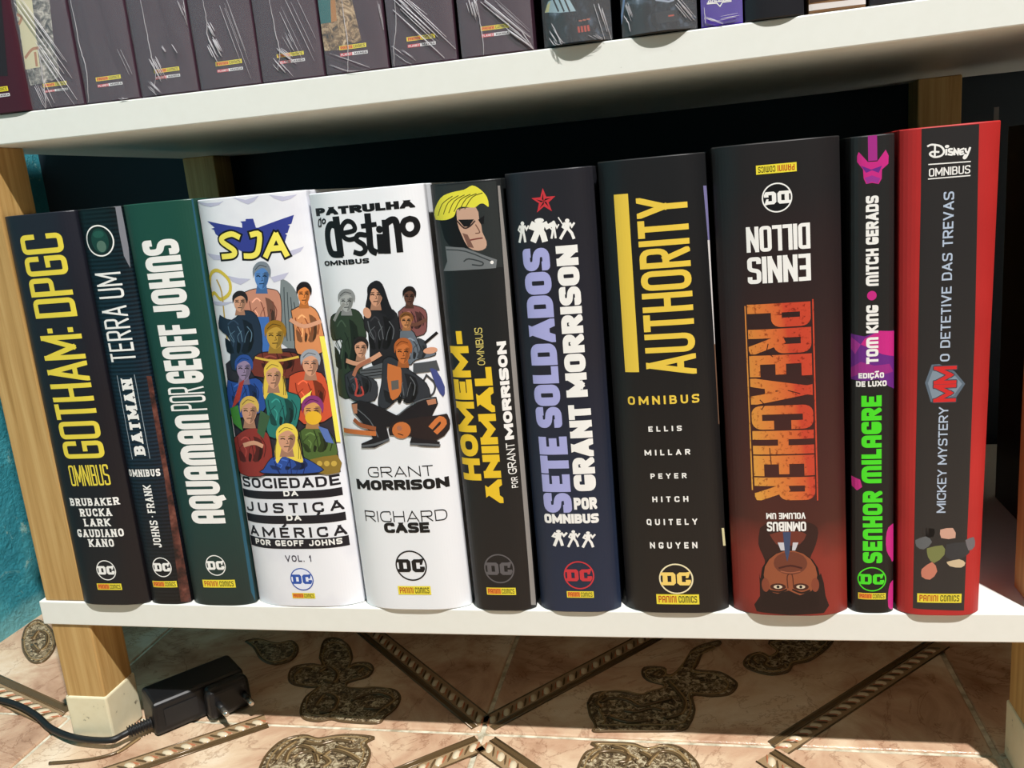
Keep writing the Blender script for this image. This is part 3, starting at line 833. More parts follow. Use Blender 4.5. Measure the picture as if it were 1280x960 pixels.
    if long:
        for k in (-.52, .56, .66): b.pen(part, [(x+hw*k, y), (x+hw*k*1.12, y+hh*.4), (x+hw*k*1.1, y+hh*.8)], .8, dk(hair, .55), sm=3)
    for e in (-.20, .20):
        b.pen(part, [(x+(e-.11)*hw, y-hh*.02), (x+e*hw, y-hh*.05), (x+(e+.10)*hw, y-hh*.01)], 1.3, dk(skin, .28), sm=2)
        b.pen(part, [(x+(e-.12)*hw, y-hh*.12), (x+(e+.10)*hw, y-hh*.13)], .8, dk(hair, .6), sm=0)
    b.pen(part, [(x+hw*.02, y+hh*.02), (x+hw*.08, y+hh*.16), (x-hw*.02, y+hh*.17)], .7, dk(skin, .5), sm=0)
    b.pen(part, [(x-hw*.13, y+hh*.30), (x+hw*.14, y+hh*.29)], 1.0, dk(skin, .42), sm=0)
# art panel pieces behind the crowd
b.poly('artwork', [(282,455),(300,440),(400,430),(404,450),(425,580),(426,590),(301,591),(290,520)], ink(46,42,50))
b.pen('artwork', [(262,372),(263,345),(272,338),(286,350),(287,366),(276,374),(268,366)], 4.0, ink(214,190,70), closed=True, sm=4)
b.pen('artwork', [(271,350),(277,365),(281,400),(286,440)], 2.2, ink(190,160,80), sm=3)
b.poly('artwork', K6([(580,565),(640,600),(690,700),(700,960),(590,960),(575,760)]), ink(120,130,132), 3)
for k in range(4): b.pen('artwork', K6([(600+k*20,620+k*30),(605+k*22,780),(620+k*20,940)]), 1.0, ink(60,70,74), sm=3)
person(b, (327,346), 20, 29, ink(84,130,190), ink(120,130,140), ink(196,136,112), [(304,366),(318,361),(338,361),(350,368),(352,400),(346,432),(312,432),(304,400)], ink(120,66,54))
b.poly('artwork', [(322,396),(336,396),(340,440),(322,440)], ink(64,110,180)); b.poly('artwork', [(314,394),(322,394),(322,438),(314,430)], ink(150,50,44))
person(b, (300,378), 17, 22, SK, ink(40,34,36), ink(34,48,66), [(275,394),(290,400),(306,388),(322,396),(328,430),(320,458),(290,462),(288,425),(274,410)], ink(92,120,140))
person(b, (380,368), 17, 24, ink(214,130,66), ink(28,26,30), ink(206,136,88), [(364,388),(378,382),(394,386),(403,408),(404,440),(372,442),(368,412)], ink(130,66,40))
b.pen('artwork', [(364,400),(380,408),(400,402)], 4.5, SK, sm=3)
person(b, (344,420), 24, 30, ink(190,150,60), ink(150,110,30), ink(110,50,40), [(318,446),(330,440),(362,440),(374,446),(378,470),(318,470)], ink(60,24,20))
b.pen('artwork', [(320,447),(345,451),(373,446)], 2.6, ink(214,180,74), sm=3)
person(b, (388,455), 22, 28, SK, ink(150,156,164), ink(196,80,50), [(362,470),(376,464),(402,466),(412,490),(416,520),(380,530),(362,500)], ink(120,36,24))
b.poly('artwork', [(374,500),(390,488),(386,500),(372,506)], YW)
person(b, (305,461), 20, 27, ink(150,130,160), ink(44,78,150), ink(40,76,150), [(285,474),(300,478),(320,472),(332,486),(330,514),(290,520),(284,496)], ink(20,34,80))
b.poly('artwork', [(300,478),(306,474),(300,500),(290,512)], ink(170,56,44))
person(b, (342,470), 21, 29, SK, ink(222,190,74), ink(40,116,108), [(330,492),(346,486),(362,490),(376,498),(372,530),(362,545),(336,545),(334,516)], ink(20,60,62), long=True)
person(b, (312,514), 21, 29, SK, ink(210,176,84), ink(140,50,44), [(292,548),(308,536),(326,536),(338,548),(338,590),(301,591),(294,566)], ink(80,24,22))
b.poly('artwork', [(288,510),(298,506),(304,538),(292,528)], ink(64,130,50))
b.poly('artwork', [(326,512),(338,520),(330,548),(322,540)], ink(60,90,60))
b.pen('artwork', [(306,556),(318,553),(328,557)], 5, SK, sm=3)
person(b, (391,514), 24, 30, ink(206,150,90), ink(130,52,112), ink(74,98,48), [(374,540),(386,532),(404,534),(418,548),(420,572),(384,575),(378,556)], ink(34,50,22))
b.oval('artwork', (392,522), 9, 8, ink(224,176,46))
b.poly('artwork', [(398,532),(410,536),(418,554),(408,552)], ink(84,110,170))
b.poly('artwork', [(388,574),(422,568),(425,590),(394,590)], ink(132,108,44), 2); 
for k in range(3): b.oval('artwork', (400+k*9,579), 3, 3.4, ink(190,160,70), n=10)
person(b, (359,549), 24, 30, SK, ink(232,206,80), ink(44,76,150), [(330,586),(340,572),(356,568),(376,570),(396,580),(400,590),(330,591)], ink(20,34,90), long=True)
b.poly('artwork', [(400,420),(406,420),(412,450),(428,552),(421,552),(407,460)], ink(232,222,90))
BK = ink(26,24,32)
b.text('title_lettering', 'SOCIEDADE', (304.6,607), (424.4,592.2), 'h', BK, tx=.24, ty=.2, gap=.2, r=.6)
b.rect('title_lettering', (305,619.6), (427.5,608.6), BK)
b.text('title_lettering', 'DA', (354.8,620.3), (372,613.0), 'h', WHITE, tx=.26, ty=.24, gap=.25)
b.text('title_lettering', 'JUSTIÇA', (309.4,637.3), (429,623.6), 'h', BK, tx=.22, ty=.2, gap=.52, r=.6)
b.rect('title_lettering', (310,650), (431.7,639.4), BK)
b.text('title_lettering', 'DA', (358.5,650.8), (375.8,643.3), 'h', WHITE, tx=.26, ty=.24, gap=.25)
b.text('title_lettering', 'AMÉRICA', (314,667.5), (432.7,654.6), 'h', BK, tx=.22, ty=.2, gap=.48, r=.6)
b.rect('title_lettering', (314.6,680.4), (435.8,668.7), BK)
b.text('title_lettering', 'POR GEOFF JOHNS', (320.2,679.3), (427.5,672.0), 'h', WHITE, tx=.27, ty=.24, gap=.25, sp=.5)
b.text('title_lettering', 'VOL. 1', (357.3,702), (389,694), 'h', ink(50,48,66), tx=.2, ty=.18, gap=.28)
dc(b, (377.5,724), 14.6, ink(44,82,166), ink(226,230,244)); panini(b, (366,747.7), (393.5,741.2))
b.finish()

# 5 white, group artwork
b = lower('wide white hardcover with a bold black title above a seated group of figures', ((459,758),(590,757)), ((385,240),(530,231)), 0, cover_mat('white_cover', (232,234,238), 0.38), y0=0.0062, B=0.0082, flat=3.80)
b.text('title_lettering', 'PATRULHA', (395.6,270.2), (518,249.3), 'h', BLACK, tx=.40, ty=.30, gap=.04, r=.45)
KA = lambda L: [(380+x/4.8, 220+y/4.8) for x, y in L]
KB = lambda L: [(400+x/4.8, 400+y/4.8) for x, y in L]
tl = 'title_lettering'
b.pen(tl, KA([(190,243),(205,350),(222,482)]), 8, BLACK, sm=3, cap=0); b.pen(tl, KA([(196,300),(160,292),(142,335),(148,410),(170,465),(222,470)]), 7.2, BLACK, sm=5)
b.pen(tl, KA([(232,343),(302,325),(292,283),(255,272),(226,310),(236,362),(270,382),(314,372)]), 5.0, BLACK)
b.pen(tl, KA([(366,354),(328,352),(314,382),(356,412),(368,445),(342,466),(306,458)]), 5.4, BLACK)
b.pen(tl, KA([(380,224),(392,340),(402,435),(440,462)]), 7.2, BLACK, cap=0); b.pen(tl, KA([(350,301),(428,290)]), 5.0, BLACK, sm=0)
b.oval(tl, KA([(453,320)])[0], 3.8, 3.8, BLACK); b.pen(tl, KA([(455,348),(464,466)]), 7.4, BLACK, sm=0, cap=0)
b.pen(tl, KA([(486,262),(502,466)]), 7.4, BLACK, sm=0, cap=0); b.pen(tl, KA([(492,285),(530,262),(556,290),(577,458)]), 7.0, BLACK, cap=0)
b.pen(tl, KA([(635,256),(603,270),(592,305),(608,340),(640,350),(670,332),(680,298),(665,265)]), 6.0, BLACK, closed=True)
b.pen(tl, KA([(100,252),(103,302)]), 1.5, BLACK, sm=0); b.pen(tl, KA([(100,265),(90,262),(88,300),(102,300)]), 1.5, BLACK); b.pen(tl, KA([(120,258),(110,268),(114,284),(126,280),(128,266)]), 1.6, BLACK, closed=True)
b.text(tl, 'OMNIBUS', (406.2,332.3), (461,322.5), 'h', BLACK, tx=.30, ty=.25, gap=.10)
DK = ink(34,34,38); DG = ink(48,62,46); ORG = ink(196,112,58); GRY = ink(92,96,100)
person(b, (433,377), 19, 24, ink(170,172,170), ink(140,142,142), DG, [(413,410),(414,396),(424,390),(440,386),(452,394),(458,420),(452,440),(452,490),(424,494),(424,450),(428,425),(416,425)], ink(26,36,26))
b.pen('artwork', [(418,400),(424,388),(430,380)], 3.5, ink(150,150,146), sm=3)
person(b, (469.6,369), 19, 26, SK, ink(26,26,30), DK, [(455,396),(462,386),(480,384),(496,392),(500,420),(500,456),(466,456),(462,420),(456,410)], GRY, long=True)
b.poly('artwork', [(462,360),(468,351),(478,355),(487,380),(494,396),(484,398),(478,372),(466,360),(460,382),(457,382)], ink(26,26,30), 3)
b.oval('artwork', (459,391), 4.5, 6, SK, 0.2)
person(b, (511.7,371), 15, 20, ink(92,62,50), ink(26,22,22), ink(122,76,74), [(498,390),(508,382),(520,382),(532,388),(534,402),(530,418),(506,420),(500,408)], ink(60,34,34))
b.pen('artwork', [(504,402),(518,406),(532,400)], 4, ink(100,66,54), sm=3)
person(b, (508,401), 15, 17, ink(190,130,84), ink(120,78,40), ink(96,106,116), [(500,414),(508,410),(518,416),(528,438),(540,438),(544,444),(520,450),(512,456),(500,440)], ink(50,56,64))
b.pen('artwork', [(532,428),(546,416)], 3, BLACK, sm=0); b.oval('artwork', (538,438), 7, 3.6, SK)
b.poly('artwork', KB([(240,300),(380,255),(370,345),(245,355)]), ink(84,88,92)); b.poly('artwork', KB([(560,260),(700,240),(720,300),(560,320)]), ink(72,76,80))
for k in range(3): b.pen('artwork', KB([(245,305+18*k),(370,290+18*k)]), .9, BLACK, sm=0)
b.pen('artwork', KB([(640,330),(690,380),(680,440),(640,450),(610,400)]), 2, ink(60,62,66), closed=True)
b.poly('artwork', KB([(660,290),(700,300),(750,400),(740,460),(700,400)]), ink(64,74,130), 2)
person(b, (451,435), 17, 22, SK, ink(38,32,32), ink(52,54,60), KB([(150,330),(200,300),(250,330),(340,370),(330,480),(200,480),(160,420)]), BLACK)
b.pen('artwork', KB([(165,245),(230,262),(300,240),(360,205)]), 5, SK, sm=3); b.pen('artwork', KB([(300,240),(230,280),(205,330)]), 4.2, SKD, sm=3)
b.pen('artwork', KB([(215,350),(225,400),(215,450),(260,445),(250,400)]), 2.2, ink(180,70,62), sm=3)
person(b, (504,440), 20, 27, ORG, ink(170,92,44), ink(46,50,56), KB([(380,240),(430,220),(540,300),(640,380),(660,470),(600,500),(480,470),(400,530),(350,500),(370,380)]), GRY)
b.poly('artwork', KB([(408,260),(470,280),(490,300),(488,430),(450,475),(425,465),(405,350)]), ORG, 2); b.poly('artwork', KB([(428,365),(472,358),(475,410),(432,420)]), ink(96,92,88))
b.poly('artwork', KB([(190,500),(240,480),(320,500),(460,570),(640,460),(700,460),(710,500),(660,600),(640,700),(720,730),(720,760),(600,755),(540,735),(590,580),(480,640),(400,640),(420,720),(330,765),(250,765),(250,740),(320,710),(280,640),(210,560)]), ink(28,26,30))
b.pen('artwork', KB([(470,570),(560,500),(650,468),(695,475)]), 1.3, GRY, sm=3); b.pen('artwork', KB([(210,520),(300,600),(350,700)]), 1.2, GRY, sm=3)
b.pen('artwork', KB([(255,755),(330,745),(415,715)]), 2.4, GRY, sm=3); b.pen('artwork', KB([(545,742),(640,745),(720,750)]), 2.4, GRY, sm=3)
b.poly('artwork', KB([(420,690),(440,610),(760,560),(780,650),(700,720),(560,700)]), ink(40,30,30), 2)
b.oval('artwork', KB([(490,660)])[0], 11, 9.5, ORG, 0.3); b.oval('artwork', KB([(478,648)])[0], 3, 3, SKD); b.pen('artwork', KB([(470,680),(500,690)]), 1, BLACK, sm=0)
b.pen('artwork', KB([(150,660),(220,670),(330,680)]), 5.5, ORG, sm=3); b.pen('artwork', KB([(210,600),(250,630),(330,650)]), 5, ink(150,84,50), sm=3)
b.pen('artwork', KB([(670,640),(720,590),(745,620),(700,670)]), 5.5, ORG, sm=3)
b.poly('artwork', KB([(190,505),(225,500),(225,560),(205,560)]), ink(176,120,90)); b.poly('artwork', KB([(640,480),(695,470),(700,500),(650,510)]), ink(176,120,90))
b.text('author_lettering', 'GRANT', (460.8,596.5), (540.8,581), 'h', BLACK, tx=.09, ty=.10, gap=.18, r=.6)
b.text('author_lettering', 'MORRISON', (447,610.8), (561,595), 'h', BLACK, tx=.34, ty=.28, gap=.06, r=.5)
b.text('author_lettering', 'RICHARD', (457.5,651), (558.5,635.5), 'h', BLACK, tx=.09, ty=.10, gap=.18, r=.6)
b.text('author_lettering', 'CASE', (481,666), (536,652.5), 'h', BLACK, tx=.34, ty=.28, gap=.06, r=.5)
dc(b, (514,707), 19, BLACK); panini(b, (498.5,743), (538,732.5))
b.finish()

# 6 black, yellow lettering, portrait
b = lower('black hardcover with two yellow upward words under a blond man portrait', ((594,757),(671,757)), ((537,230),(627,223)), 0, zramp_cover('black_cover_six', [(0,(24,21,22)),(1,(30,33,34))]), y0=0.0039, B=0.0055, flat=4.00)
KD = lambda L: [(530+x/4.8, 210+y/4.8) for x, y in L]
b.rect('portrait', (554,339), (620,226), ink(44,48,48))
b.poly('portrait', KD([(90,300),(190,250),(240,400),(275,480),(150,465),(110,380)]), ink(16,18,20), 2)
b.poly('portrait', KD([(195,250),(310,235),(330,300),(345,350),(350,385),(375,440),(370,480),(325,497),(265,475),(225,400),(200,330)]), ink(196,158,136), 2)
b.poly('portrait', KD([(230,390),(262,400),(300,480),(265,475)]), ink(120,86,74))
b.poly('portrait', KD([(70,310),(62,260),(100,180),(160,148),(240,130),(290,105),(340,130),(378,175),(388,232),(360,215),(335,215),(300,238),(230,232),(195,250),(180,290),(130,312)]), ink(224,216,66), 3)
for k in range(6): b.pen('portrait', KD([(85+k*32,285-k*8),(110+k*36,215-k*8),(170+k*36,170-k*4)]), .9, ink(90,86,30), sm=3)
b.pen('portrait', KD([(200,318),(240,360),(275,350),(305,318)]), 1.5, ink(60,44,42), sm=3); b.poly('portrait', KD([(205,310),(300,308),(270,352),(240,352)]), BLACK); b.poly('portrait', KD([(325,310),(362,285),(360,335),(340,335)]), BLACK)
b.pen('portrait', KD([(310,340),(335,385),(310,392)]), 1.0, ink(110,76,64), sm=3); b.pen('portrait', KD([(280,432),(320,424),(350,420)]), 1.4, ink(120,60,54), sm=3)
b.poly('portrait', KD([(128,470),(240,478),(340,515),(438,550),(432,600),(118,618),(140,560)]), ink(110,114,116), 1); b.pen('portrait', KD([(135,490),(250,500),(420,565)]), 1.2, ink(54,58,60), sm=3)
b.pen('portrait', KD([(240,560),(270,545),(350,565),(345,585),(290,580)]), 1.4, ink(54,58,60), sm=3); b.oval('portrait', KD([(408,566)])[0], 1.8, 1.8, WHITE)
YG = ink(232,192,44)
b.text('title_lettering', 'HOMEM-', (580.2,598.5), (583.3,413.5), 'up', YG, tx=.30, ty=.30, gap=.09, r=.7)
b.text('title_lettering', 'ANIMAL', (608.6,629), (614,458.5), 'up', YG, tx=.32, ty=.34, gap=.07, r=.6)
b.text('title_lettering', 'OMNIBUS', (597.3,456.7), (602.4,409.5), 'up', ink(214,196,110), tx=.14, ty=.12, gap=.16, r=.6)
b.text('author_lettering', 'MORRISON', (631.5,550), (632.3,426), 'up', WHITE, tx=.32, ty=.30, gap=.07, r=.6)
b.text('author_lettering', 'GRANT', (635.6,593), (643.0,553), 'up', WHITE, tx=.15, ty=.13, gap=.14, r=.6)
b.text('author_lettering', 'POR', (640,610), (646.8,595.5), 'up', WHITE, tx=.16, ty=.16, gap=.16, r=.6)
b.poly('side_strip', [(622,232),(625,232),(645,430),(671,745),(670,756),(664,756),(660,700),(638,440)], ink(140,136,132))
dc(b, (624,710.8), 18, ink(92,88,90)); panini(b, (609,743), (644.5,734.5))
b.finish()

# 7 navy
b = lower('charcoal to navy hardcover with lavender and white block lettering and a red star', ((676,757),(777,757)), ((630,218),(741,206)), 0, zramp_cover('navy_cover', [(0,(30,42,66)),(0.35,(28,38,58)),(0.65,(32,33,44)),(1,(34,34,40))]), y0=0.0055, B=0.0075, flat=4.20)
RED = ink(196,52,60); LV = ink(164,166,216)
cs = (679.6,251.5)
P = []
cc = b.uv(cs); Rr = b.mm(13)
for k in range(5):
    a0 = math.pi/2+k*2*math.pi/5; a1 = a0+math.pi/5; a2 = a0-math.pi/5
    v = lambda a, r: Vector((cc.x+r*math.cos(a), cc.y+r*math.sin(a)))
    P.append([v(a0,Rr), v(a1,Rr*.4), Vector(cc)]); P.append([v(a0,Rr), Vector(cc), v(a2,Rr*.4)])
b.add('star_emblem', P, RED)
b.add('star_emblem', [[v_*1.0 for v_ in (Vector(cc)+(q[0]-Vector(cc))*.62, Vector(cc)+(q[1]-Vector(cc))*.55, Vector(cc))] for q in P[::2]], BLACK)
FIGN = [0]
def figure(x, y, h, m, broad=1.0, leg=.25, arm=.2):
    FIGN[0] += 1; part = 'silhouette#%d' % FIGN[0]
    b.oval(part, (x, y-h*.42), h*.08*broad, h*.09, m, n=10)
    b.poly(part, [(x-h*.13*broad, y-h*.33), (x+h*.13*broad, y-h*.33), (x+h*.09*broad, y+h*.05), (x-h*.09*broad, y+h*.05)], m)
    b.pen(part, [(x-h*.05, y), (x-h*leg*.6, y+h*.25), (x-h*leg, y+h*.5)], h*.1*broad, m, sm=0)
    b.pen(part, [(x+h*.05, y), (x+h*leg*.7, y+h*.22), (x+h*leg, y+h*.48)], h*.1*broad, m, sm=0)
    b.pen(part, [(x-h*.12*broad, y-h*.3), (x-h*arm*broad, y-h*.1), (x-h*.1, y)], h*.07*broad, m, sm=0)
    b.pen(part, [(x+h*.12*broad, y-h*.3), (x+h*arm*broad, y-h*.12), (x+h*.3*broad, y-h*.3)], h*.07*broad, m, sm=0)
figure(653,290,25,WHITE,leg=.14); figure(674,287,27,WHITE,2.3,arm=.16); figure(692,287,21,WHITE,leg=.12); figure(709,286,24,WHITE,1.2,leg=.34)
b.pen('silhouette#4', [(698,272),(706,284)], 1.2, WHITE, sm=0)
figure(698,672,19,WHITE,1.8,arm=.2); figure(716.6,673,20,WHITE,1.3,leg=.3); figure(735,674,19,WHITE,1.5,leg=.32)
tt = dict(tx=.40, ty=.27, gap=.055, r=.45)
b.text('title_lettering', 'SOLDADOS', (671.2,534.5), (686,309), 'up', LV, **tt)
b.text('title_lettering', 'SETE', (680.8,640), (708.3,545.5), 'up', LV, **tt)
b.text('author_lettering', 'MORRISON', (708.5,497), (721.7,305.6), 'up', WHITE, **tt)
b.text('author_lettering', 'GRANT', (718,614), (738,505), 'up', WHITE, **tt)
b.text('title_lettering', 'POR', (717.9,637), (745.6,621), 'h', WHITE, tx=.38, ty=.28, gap=.06, r=.4)
b.text('title_lettering', 'OMNIBUS', (681,653.3), (748,641.2), 'h', WHITE, tx=.36, ty=.28, gap=.06, r=.4)
dc(b, (723.8,719), 17, RED); panini(b, (709,746.8), (742,739))
b.finish()

# 8 black yellow bar
b = lower('thick black hardcover with a solid yellow bar beside tall yellow lettering', ((783,757),(912,757)), ((746,204),(882,188)), 0, zramp_cover('black_cover_eight', [(0,(26,22,20)),(1,(26,27,29))]), y0=0.0060, B=0.0080, flat=4.00)
YA = ink(230,196,72)
b.rect('title_lettering', (781.6,465), (784.9,242), YA)
b.text('title_lettering', 'AUTHORITY', (808.5,470), (858.6,242.5), 'up', YA, tx=.29, ty=.135, gap=.13, r=.5)
b.text('title_lettering', 'OMNIBUS', (785.2,505.8), (873.8,492), 'h', YA, tx=.27, ty=.2, gap=.52, r=.5)
for s_, p, q in (('ELLIS',(810.7,539.7),(852,531.8)),('MILLAR',(805.9,569.4),(862.5,561)),('PEYER',(813.3,598.5),(858,591)),('HITCH',(815.6,627.6),(860.2,620)),('QUITELY',(808.5,656),(871.5,648)),('NGUYEN',(812.7,685.3),(871.5,677.3))):
    b.text('author_lettering', s_, p, q, 'h', WHITE, tx=.28, ty=.22, gap=.75, r=.4)
b.poly('side_strip', [(879,232),(883,232),(888,300),(885,300)], ink(120,116,160)); b.poly('side_strip', [(884.5,300),(888,300),(897,430),(893,430)], ink(214,210,208))
b.poly('side_strip', [(892.5,430),(896.5,430),(902,530),(898,530)], ink(112,84,66)); b.poly('side_strip#2', [(902,660),(905,660),(907,682),(904,682)], ink(214,206,160))
DCY = ink(240,206,110)
dc(b, (845.2,723.5), 18, DCY, rc=ink(232,220,180)); panini(b, (821,754.8), (873.7,742.8))
b.finish()

# 9 brown red, upside down
def f_nine(nt, bs):
    v = coords(nt); z = zof(nt, v)
    d = N(nt, 'ShaderNodeMath', operation='DIVIDE'); d.inputs[1].default_value = 0.264; nt.links.new(z, d.inputs[0])
    n = noise(nt, v, 22, 4, .5)
    a = N(nt, 'ShaderNodeMath', operation='MULTIPLY_ADD'); a.inputs[1].default_value = 0.16; nt.links.new(n, a.inputs[0]); nt.links.new(d.outputs[0], a.inputs[2])
    c = ramp(nt, a.outputs[0], [(0.0,(92,34,26)),(0.10,(140,44,36)),(0.22,(132,48,38)),(0.30,(74,34,28)),(0.45,(66,32,30)),(0.75,(48,32,32)),(1.0,(33,31,32))])
    nt.links.new(c, bs.inputs['Base Color'])
b = lower('thickest volume, dark brown to red, shelved upside down with orange title', ((917,760),(1060,764)), ((888,184),(1050,169)), 0, cover_mat('brown_red_cover', (60,34,32), fn=f_nine), y0=0.0053, B=0.0095, flat=3.80)
panini(b, (945.2,218.5), (995.6,202.5), 'flip'); dc(b, (971.2,247), 14, WHITE, BLACK, flip=True)
b.text('author_lettering', 'DILLON', (933.5,316), (1012.3,278), 'flip', WHITE, tx=.34, ty=.14, gap=.07, r=.35)
b.text('author_lettering', 'ENNIS', (935,355.3), (1013,316.5), 'flip', WHITE, tx=.34, ty=.15, gap=.07, r=.35)
def f_fire(nt, bs):
    v = coords(nt); sx = N(nt, 'ShaderNodeSeparateXYZ'); nt.links.new(v, sx.inputs[0])
    a = N(nt, 'ShaderNodeMath', operation='MULTIPLY_ADD'); a.inputs[1].default_value = 18; a.inputs[2].default_value = 0.62
    nt.links.new(sx.outputs[0], a.inputs[0])
    c_ = N(nt, 'ShaderNodeMath', operation='MULTIPLY_ADD'); c_.inputs[1].default_value = 2.2; nt.links.new(sx.outputs[2], c_.inputs[0]); nt.links.new(a.outputs[0], c_.inputs[2])
    c = ramp(nt, c_.outputs[0], [(0.30,(226,176,70)),(0.62,(214,134,58)),(0.95,(206,92,48)),(1.0,(196,66,42))])
    nz = noise(nt, v, 400, 5, .7)
    c = mix(nt, c, ramp(nt, nz, [(.36,(150,90,60)),(.44,(255,255,255))]), .8, 'MULTIPLY')
    nt.links.new(c, bs.inputs['Base Color'])
M_fire = mat('orange_print', (214,134,58), .45, fn=f_fire)
b.text('title_lettering', 'PREACHER', (944,625), (1013,376.5), 'down', M_fire, tx=.37, ty=.17, gap=.06, r=.3)
b.pen('title_lettering', [(931.3,383),(936,500),(940.5,612)], 1.2, M_fire, sm=0); b.pen('title_lettering', [(1016,374.5),(1019,500),(1022,625)], 1.4, M_fire, sm=0)
for p in ([(975,393),(996,393)], [(985,390),(986,397)], [(960,430),(958,440),(966,446)], [(985,488),(1000,492)], [(962,560),(964,580)], [(1006,470),(1014,474)], [(950,500),(956,506),(952,512)]): b.pen('title_lettering', p, .9, ink(60,30,26), sm=0)
# plain portrait, upside down
pp = 'portrait'
b.poly(pp, [(950,660),(965,652),(1005,652),(1022,660),(1020,680),(1012,700),(1012,720),(962,722),(956,700),(948,680)], ink(52,29,26), 3)
b.poly(pp, [(962,668),(978,664),(996,664),(1008,668),(1000,680),(990,682),(978,682),(970,680)], ink(110,52,40), 2)
b.poly(pp, [(949,716),(950,745),(946,764),(1030,766),(1032,745),(1026,716),(1016,728),(958,728)], ink(38,22,20), 2)
b.oval(pp, (988,722), 30, 31, ink(30,18,16)); b.oval(pp, (988,719), 27, 28, ink(146,80,52)); b.oval(pp, (988,704), 17, 13, ink(110,58,42))
for e in (957,1019): b.oval(pp, (e,731), 4, 8, ink(132,66,46))
b.poly(pp, [(960,738),(972,742),(986,738),(1000,744),(1016,738),(1024,750),(1016,762),(960,762),(952,750)], ink(34,20,18), 2)
for e in (972.5,1001): b.oval(pp, (e,733.5), 8, 4, ink(70,34,26)); b.oval(pp, (e,733.5), 4.5, 2.2, ink(214,196,170)); b.oval(pp, (e,733.5), 1.6, 1.8, BLACK, n=8)
b.pen(pp, [(962,738),(974,740),(983,737)], 2, ink(40,22,18), sm=3); b.pen(pp, [(991,737),(1002,741),(1012,738)], 2, ink(40,22,18), sm=3)
b.pen(pp, [(985,735),(984,720),(990,718),(992,734)], 1.1, ink(84,40,28), sm=3); b.pen(pp, [(974,710),(988,707),(1002,710)], 2.0, ink(70,30,26), sm=3); b.pen(pp, [(976,714),(988,716),(1000,714)], 1.2, ink(160,92,66), sm=3)
b.poly(pp, [(972,678),(980,678),(982,688),(976,688)], ink(200,198,204)); b.poly(pp, [(990,688),(991,678),(998,678),(994,688)], ink(200,198,204)); b.poly(pp, [(978.5,665),(988.5,665),(987,690),(984,702),(981,690)], ink(62,74,104))
b.text('title_lettering', 'OMNIBUS', (958.8,664), (1007.5,651.8), 'flip', WHITE, tx=.32, ty=.2, gap=.08, r=.4)
b.text('title_lettering', 'VOLUME UM', (958,648.8), (1006.7,640.6), 'flip', WHITE, tx=.32, ty=.2, gap=.10, r=.4)
b.finish()

# 10 slim black with green
b = lower('slim black volume with bright green and pink print, left of the red book', ((1064,762),(1117,763)), ((1062,170),(1119,167)), 0, zramp_cover('black_cover_ten', [(0,(22,20,19)),(1,(36,36,36))]), y0=0.0034, B=0.0034, flat=4.00)
PK = ink(196,42,128); PU = ink(104,40,128); GR = ink(74,218,38)
KL = lambda L: [(1040+x/4.8, 140+y/4.8) for x, y in L]; KM = lambda L: [(1040+x/4.175, 330+y/4.175) for x, y in L]; KN = lambda L: [(1040+x/3.84, 550+y/3.84) for x, y in L]
b.poly('artwork', KL([(215,140),(270,138),(272,290),(217,295)]), ink(160,44,130))
b.poly('artwork', KL([(160,240),(215,300),(272,296),(322,226),(340,262),(338,310),(300,345),(298,400),(280,432),(240,425),(205,432),(190,400),(186,345),(150,300),(150,265)]), PK)
b.poly('artwork', KL([(172,322),(235,345),(300,322),(280,365),(240,350),(205,365)]), PU); b.poly('artwork', KL([(196,395),(240,380),(290,398),(275,428),(240,418),(210,430)]), ink(150,50,140))
b.text('author_lettering', 'mITCH GERADS', (1082.3,358), (1098.3,244), 'up', WHITE, tx=.34, ty=.26, gap=.10, r=.3, sp=.35)
b.oval('pink_dot', (1089.8,369.5), 4.4, 4.6, PK)
b.poly('artwork#2', KM([(96,362),(170,378),(250,348),(326,346),(326,650),(300,640),(240,600),(180,610),(96,600)]), PU)
b.poly('artwork#2', KM([(170,390),(250,348),(326,348),(326,480),(260,470),(200,440),(150,420)]), PK, 1); b.poly('artwork#2', KM([(96,540),(150,510),(220,530),(300,520),(320,560),(230,580),(150,570),(98,590)]), ink(150,44,128), 1); b.poly('artwork#2', KM([(100,380),(150,420),(120,470),(98,440)]), ink(160,50,140), 1)
b.text('author_lettering', 'TOm KInG', (1082.8,455), (1098,381), 'up', WHITE, tx=.34, ty=.26, gap=.10, r=.3, sp=.35)
b.text('title_lettering', 'EDIÇÃO', (1073,473), (1105,465.3), 'h', WHITE, tx=.32, ty=.26, gap=.12, r=.3)
b.text('title_lettering', 'DE LUXO', (1070,483.3), (1108.3,475.2), 'h', WHITE, tx=.32, ty=.26, gap=.12, r=.3, sp=.35)
b.text('title_lettering', 'mILaGRE', (1076.8,604), (1102,494), 'up', GR, tx=.36, ty=.26, gap=.11, r=.35)
b.text('title_lettering', 'SEnHOR', (1078.5,703.6), (1103,613.5), 'up', GR, tx=.36, ty=.26, gap=.11, r=.35)
b.poly('artwork#3', KN([(92,170),(135,190),(145,225),(120,242),(95,218)]), PK)
b.poly('artwork#4', KN([(294,400),(270,420),(259,470),(262,530),(280,565),(294,578)]), PK, 2); b.poly('artwork#5', KN([(293,672),(278,690),(269,740),(270,800),(284,812),(292,800)]), PK, 2)
dc(b, (1090,724), 13.8, GR); panini(b, (1072.6,748), (1107.2,741))
b.finish()

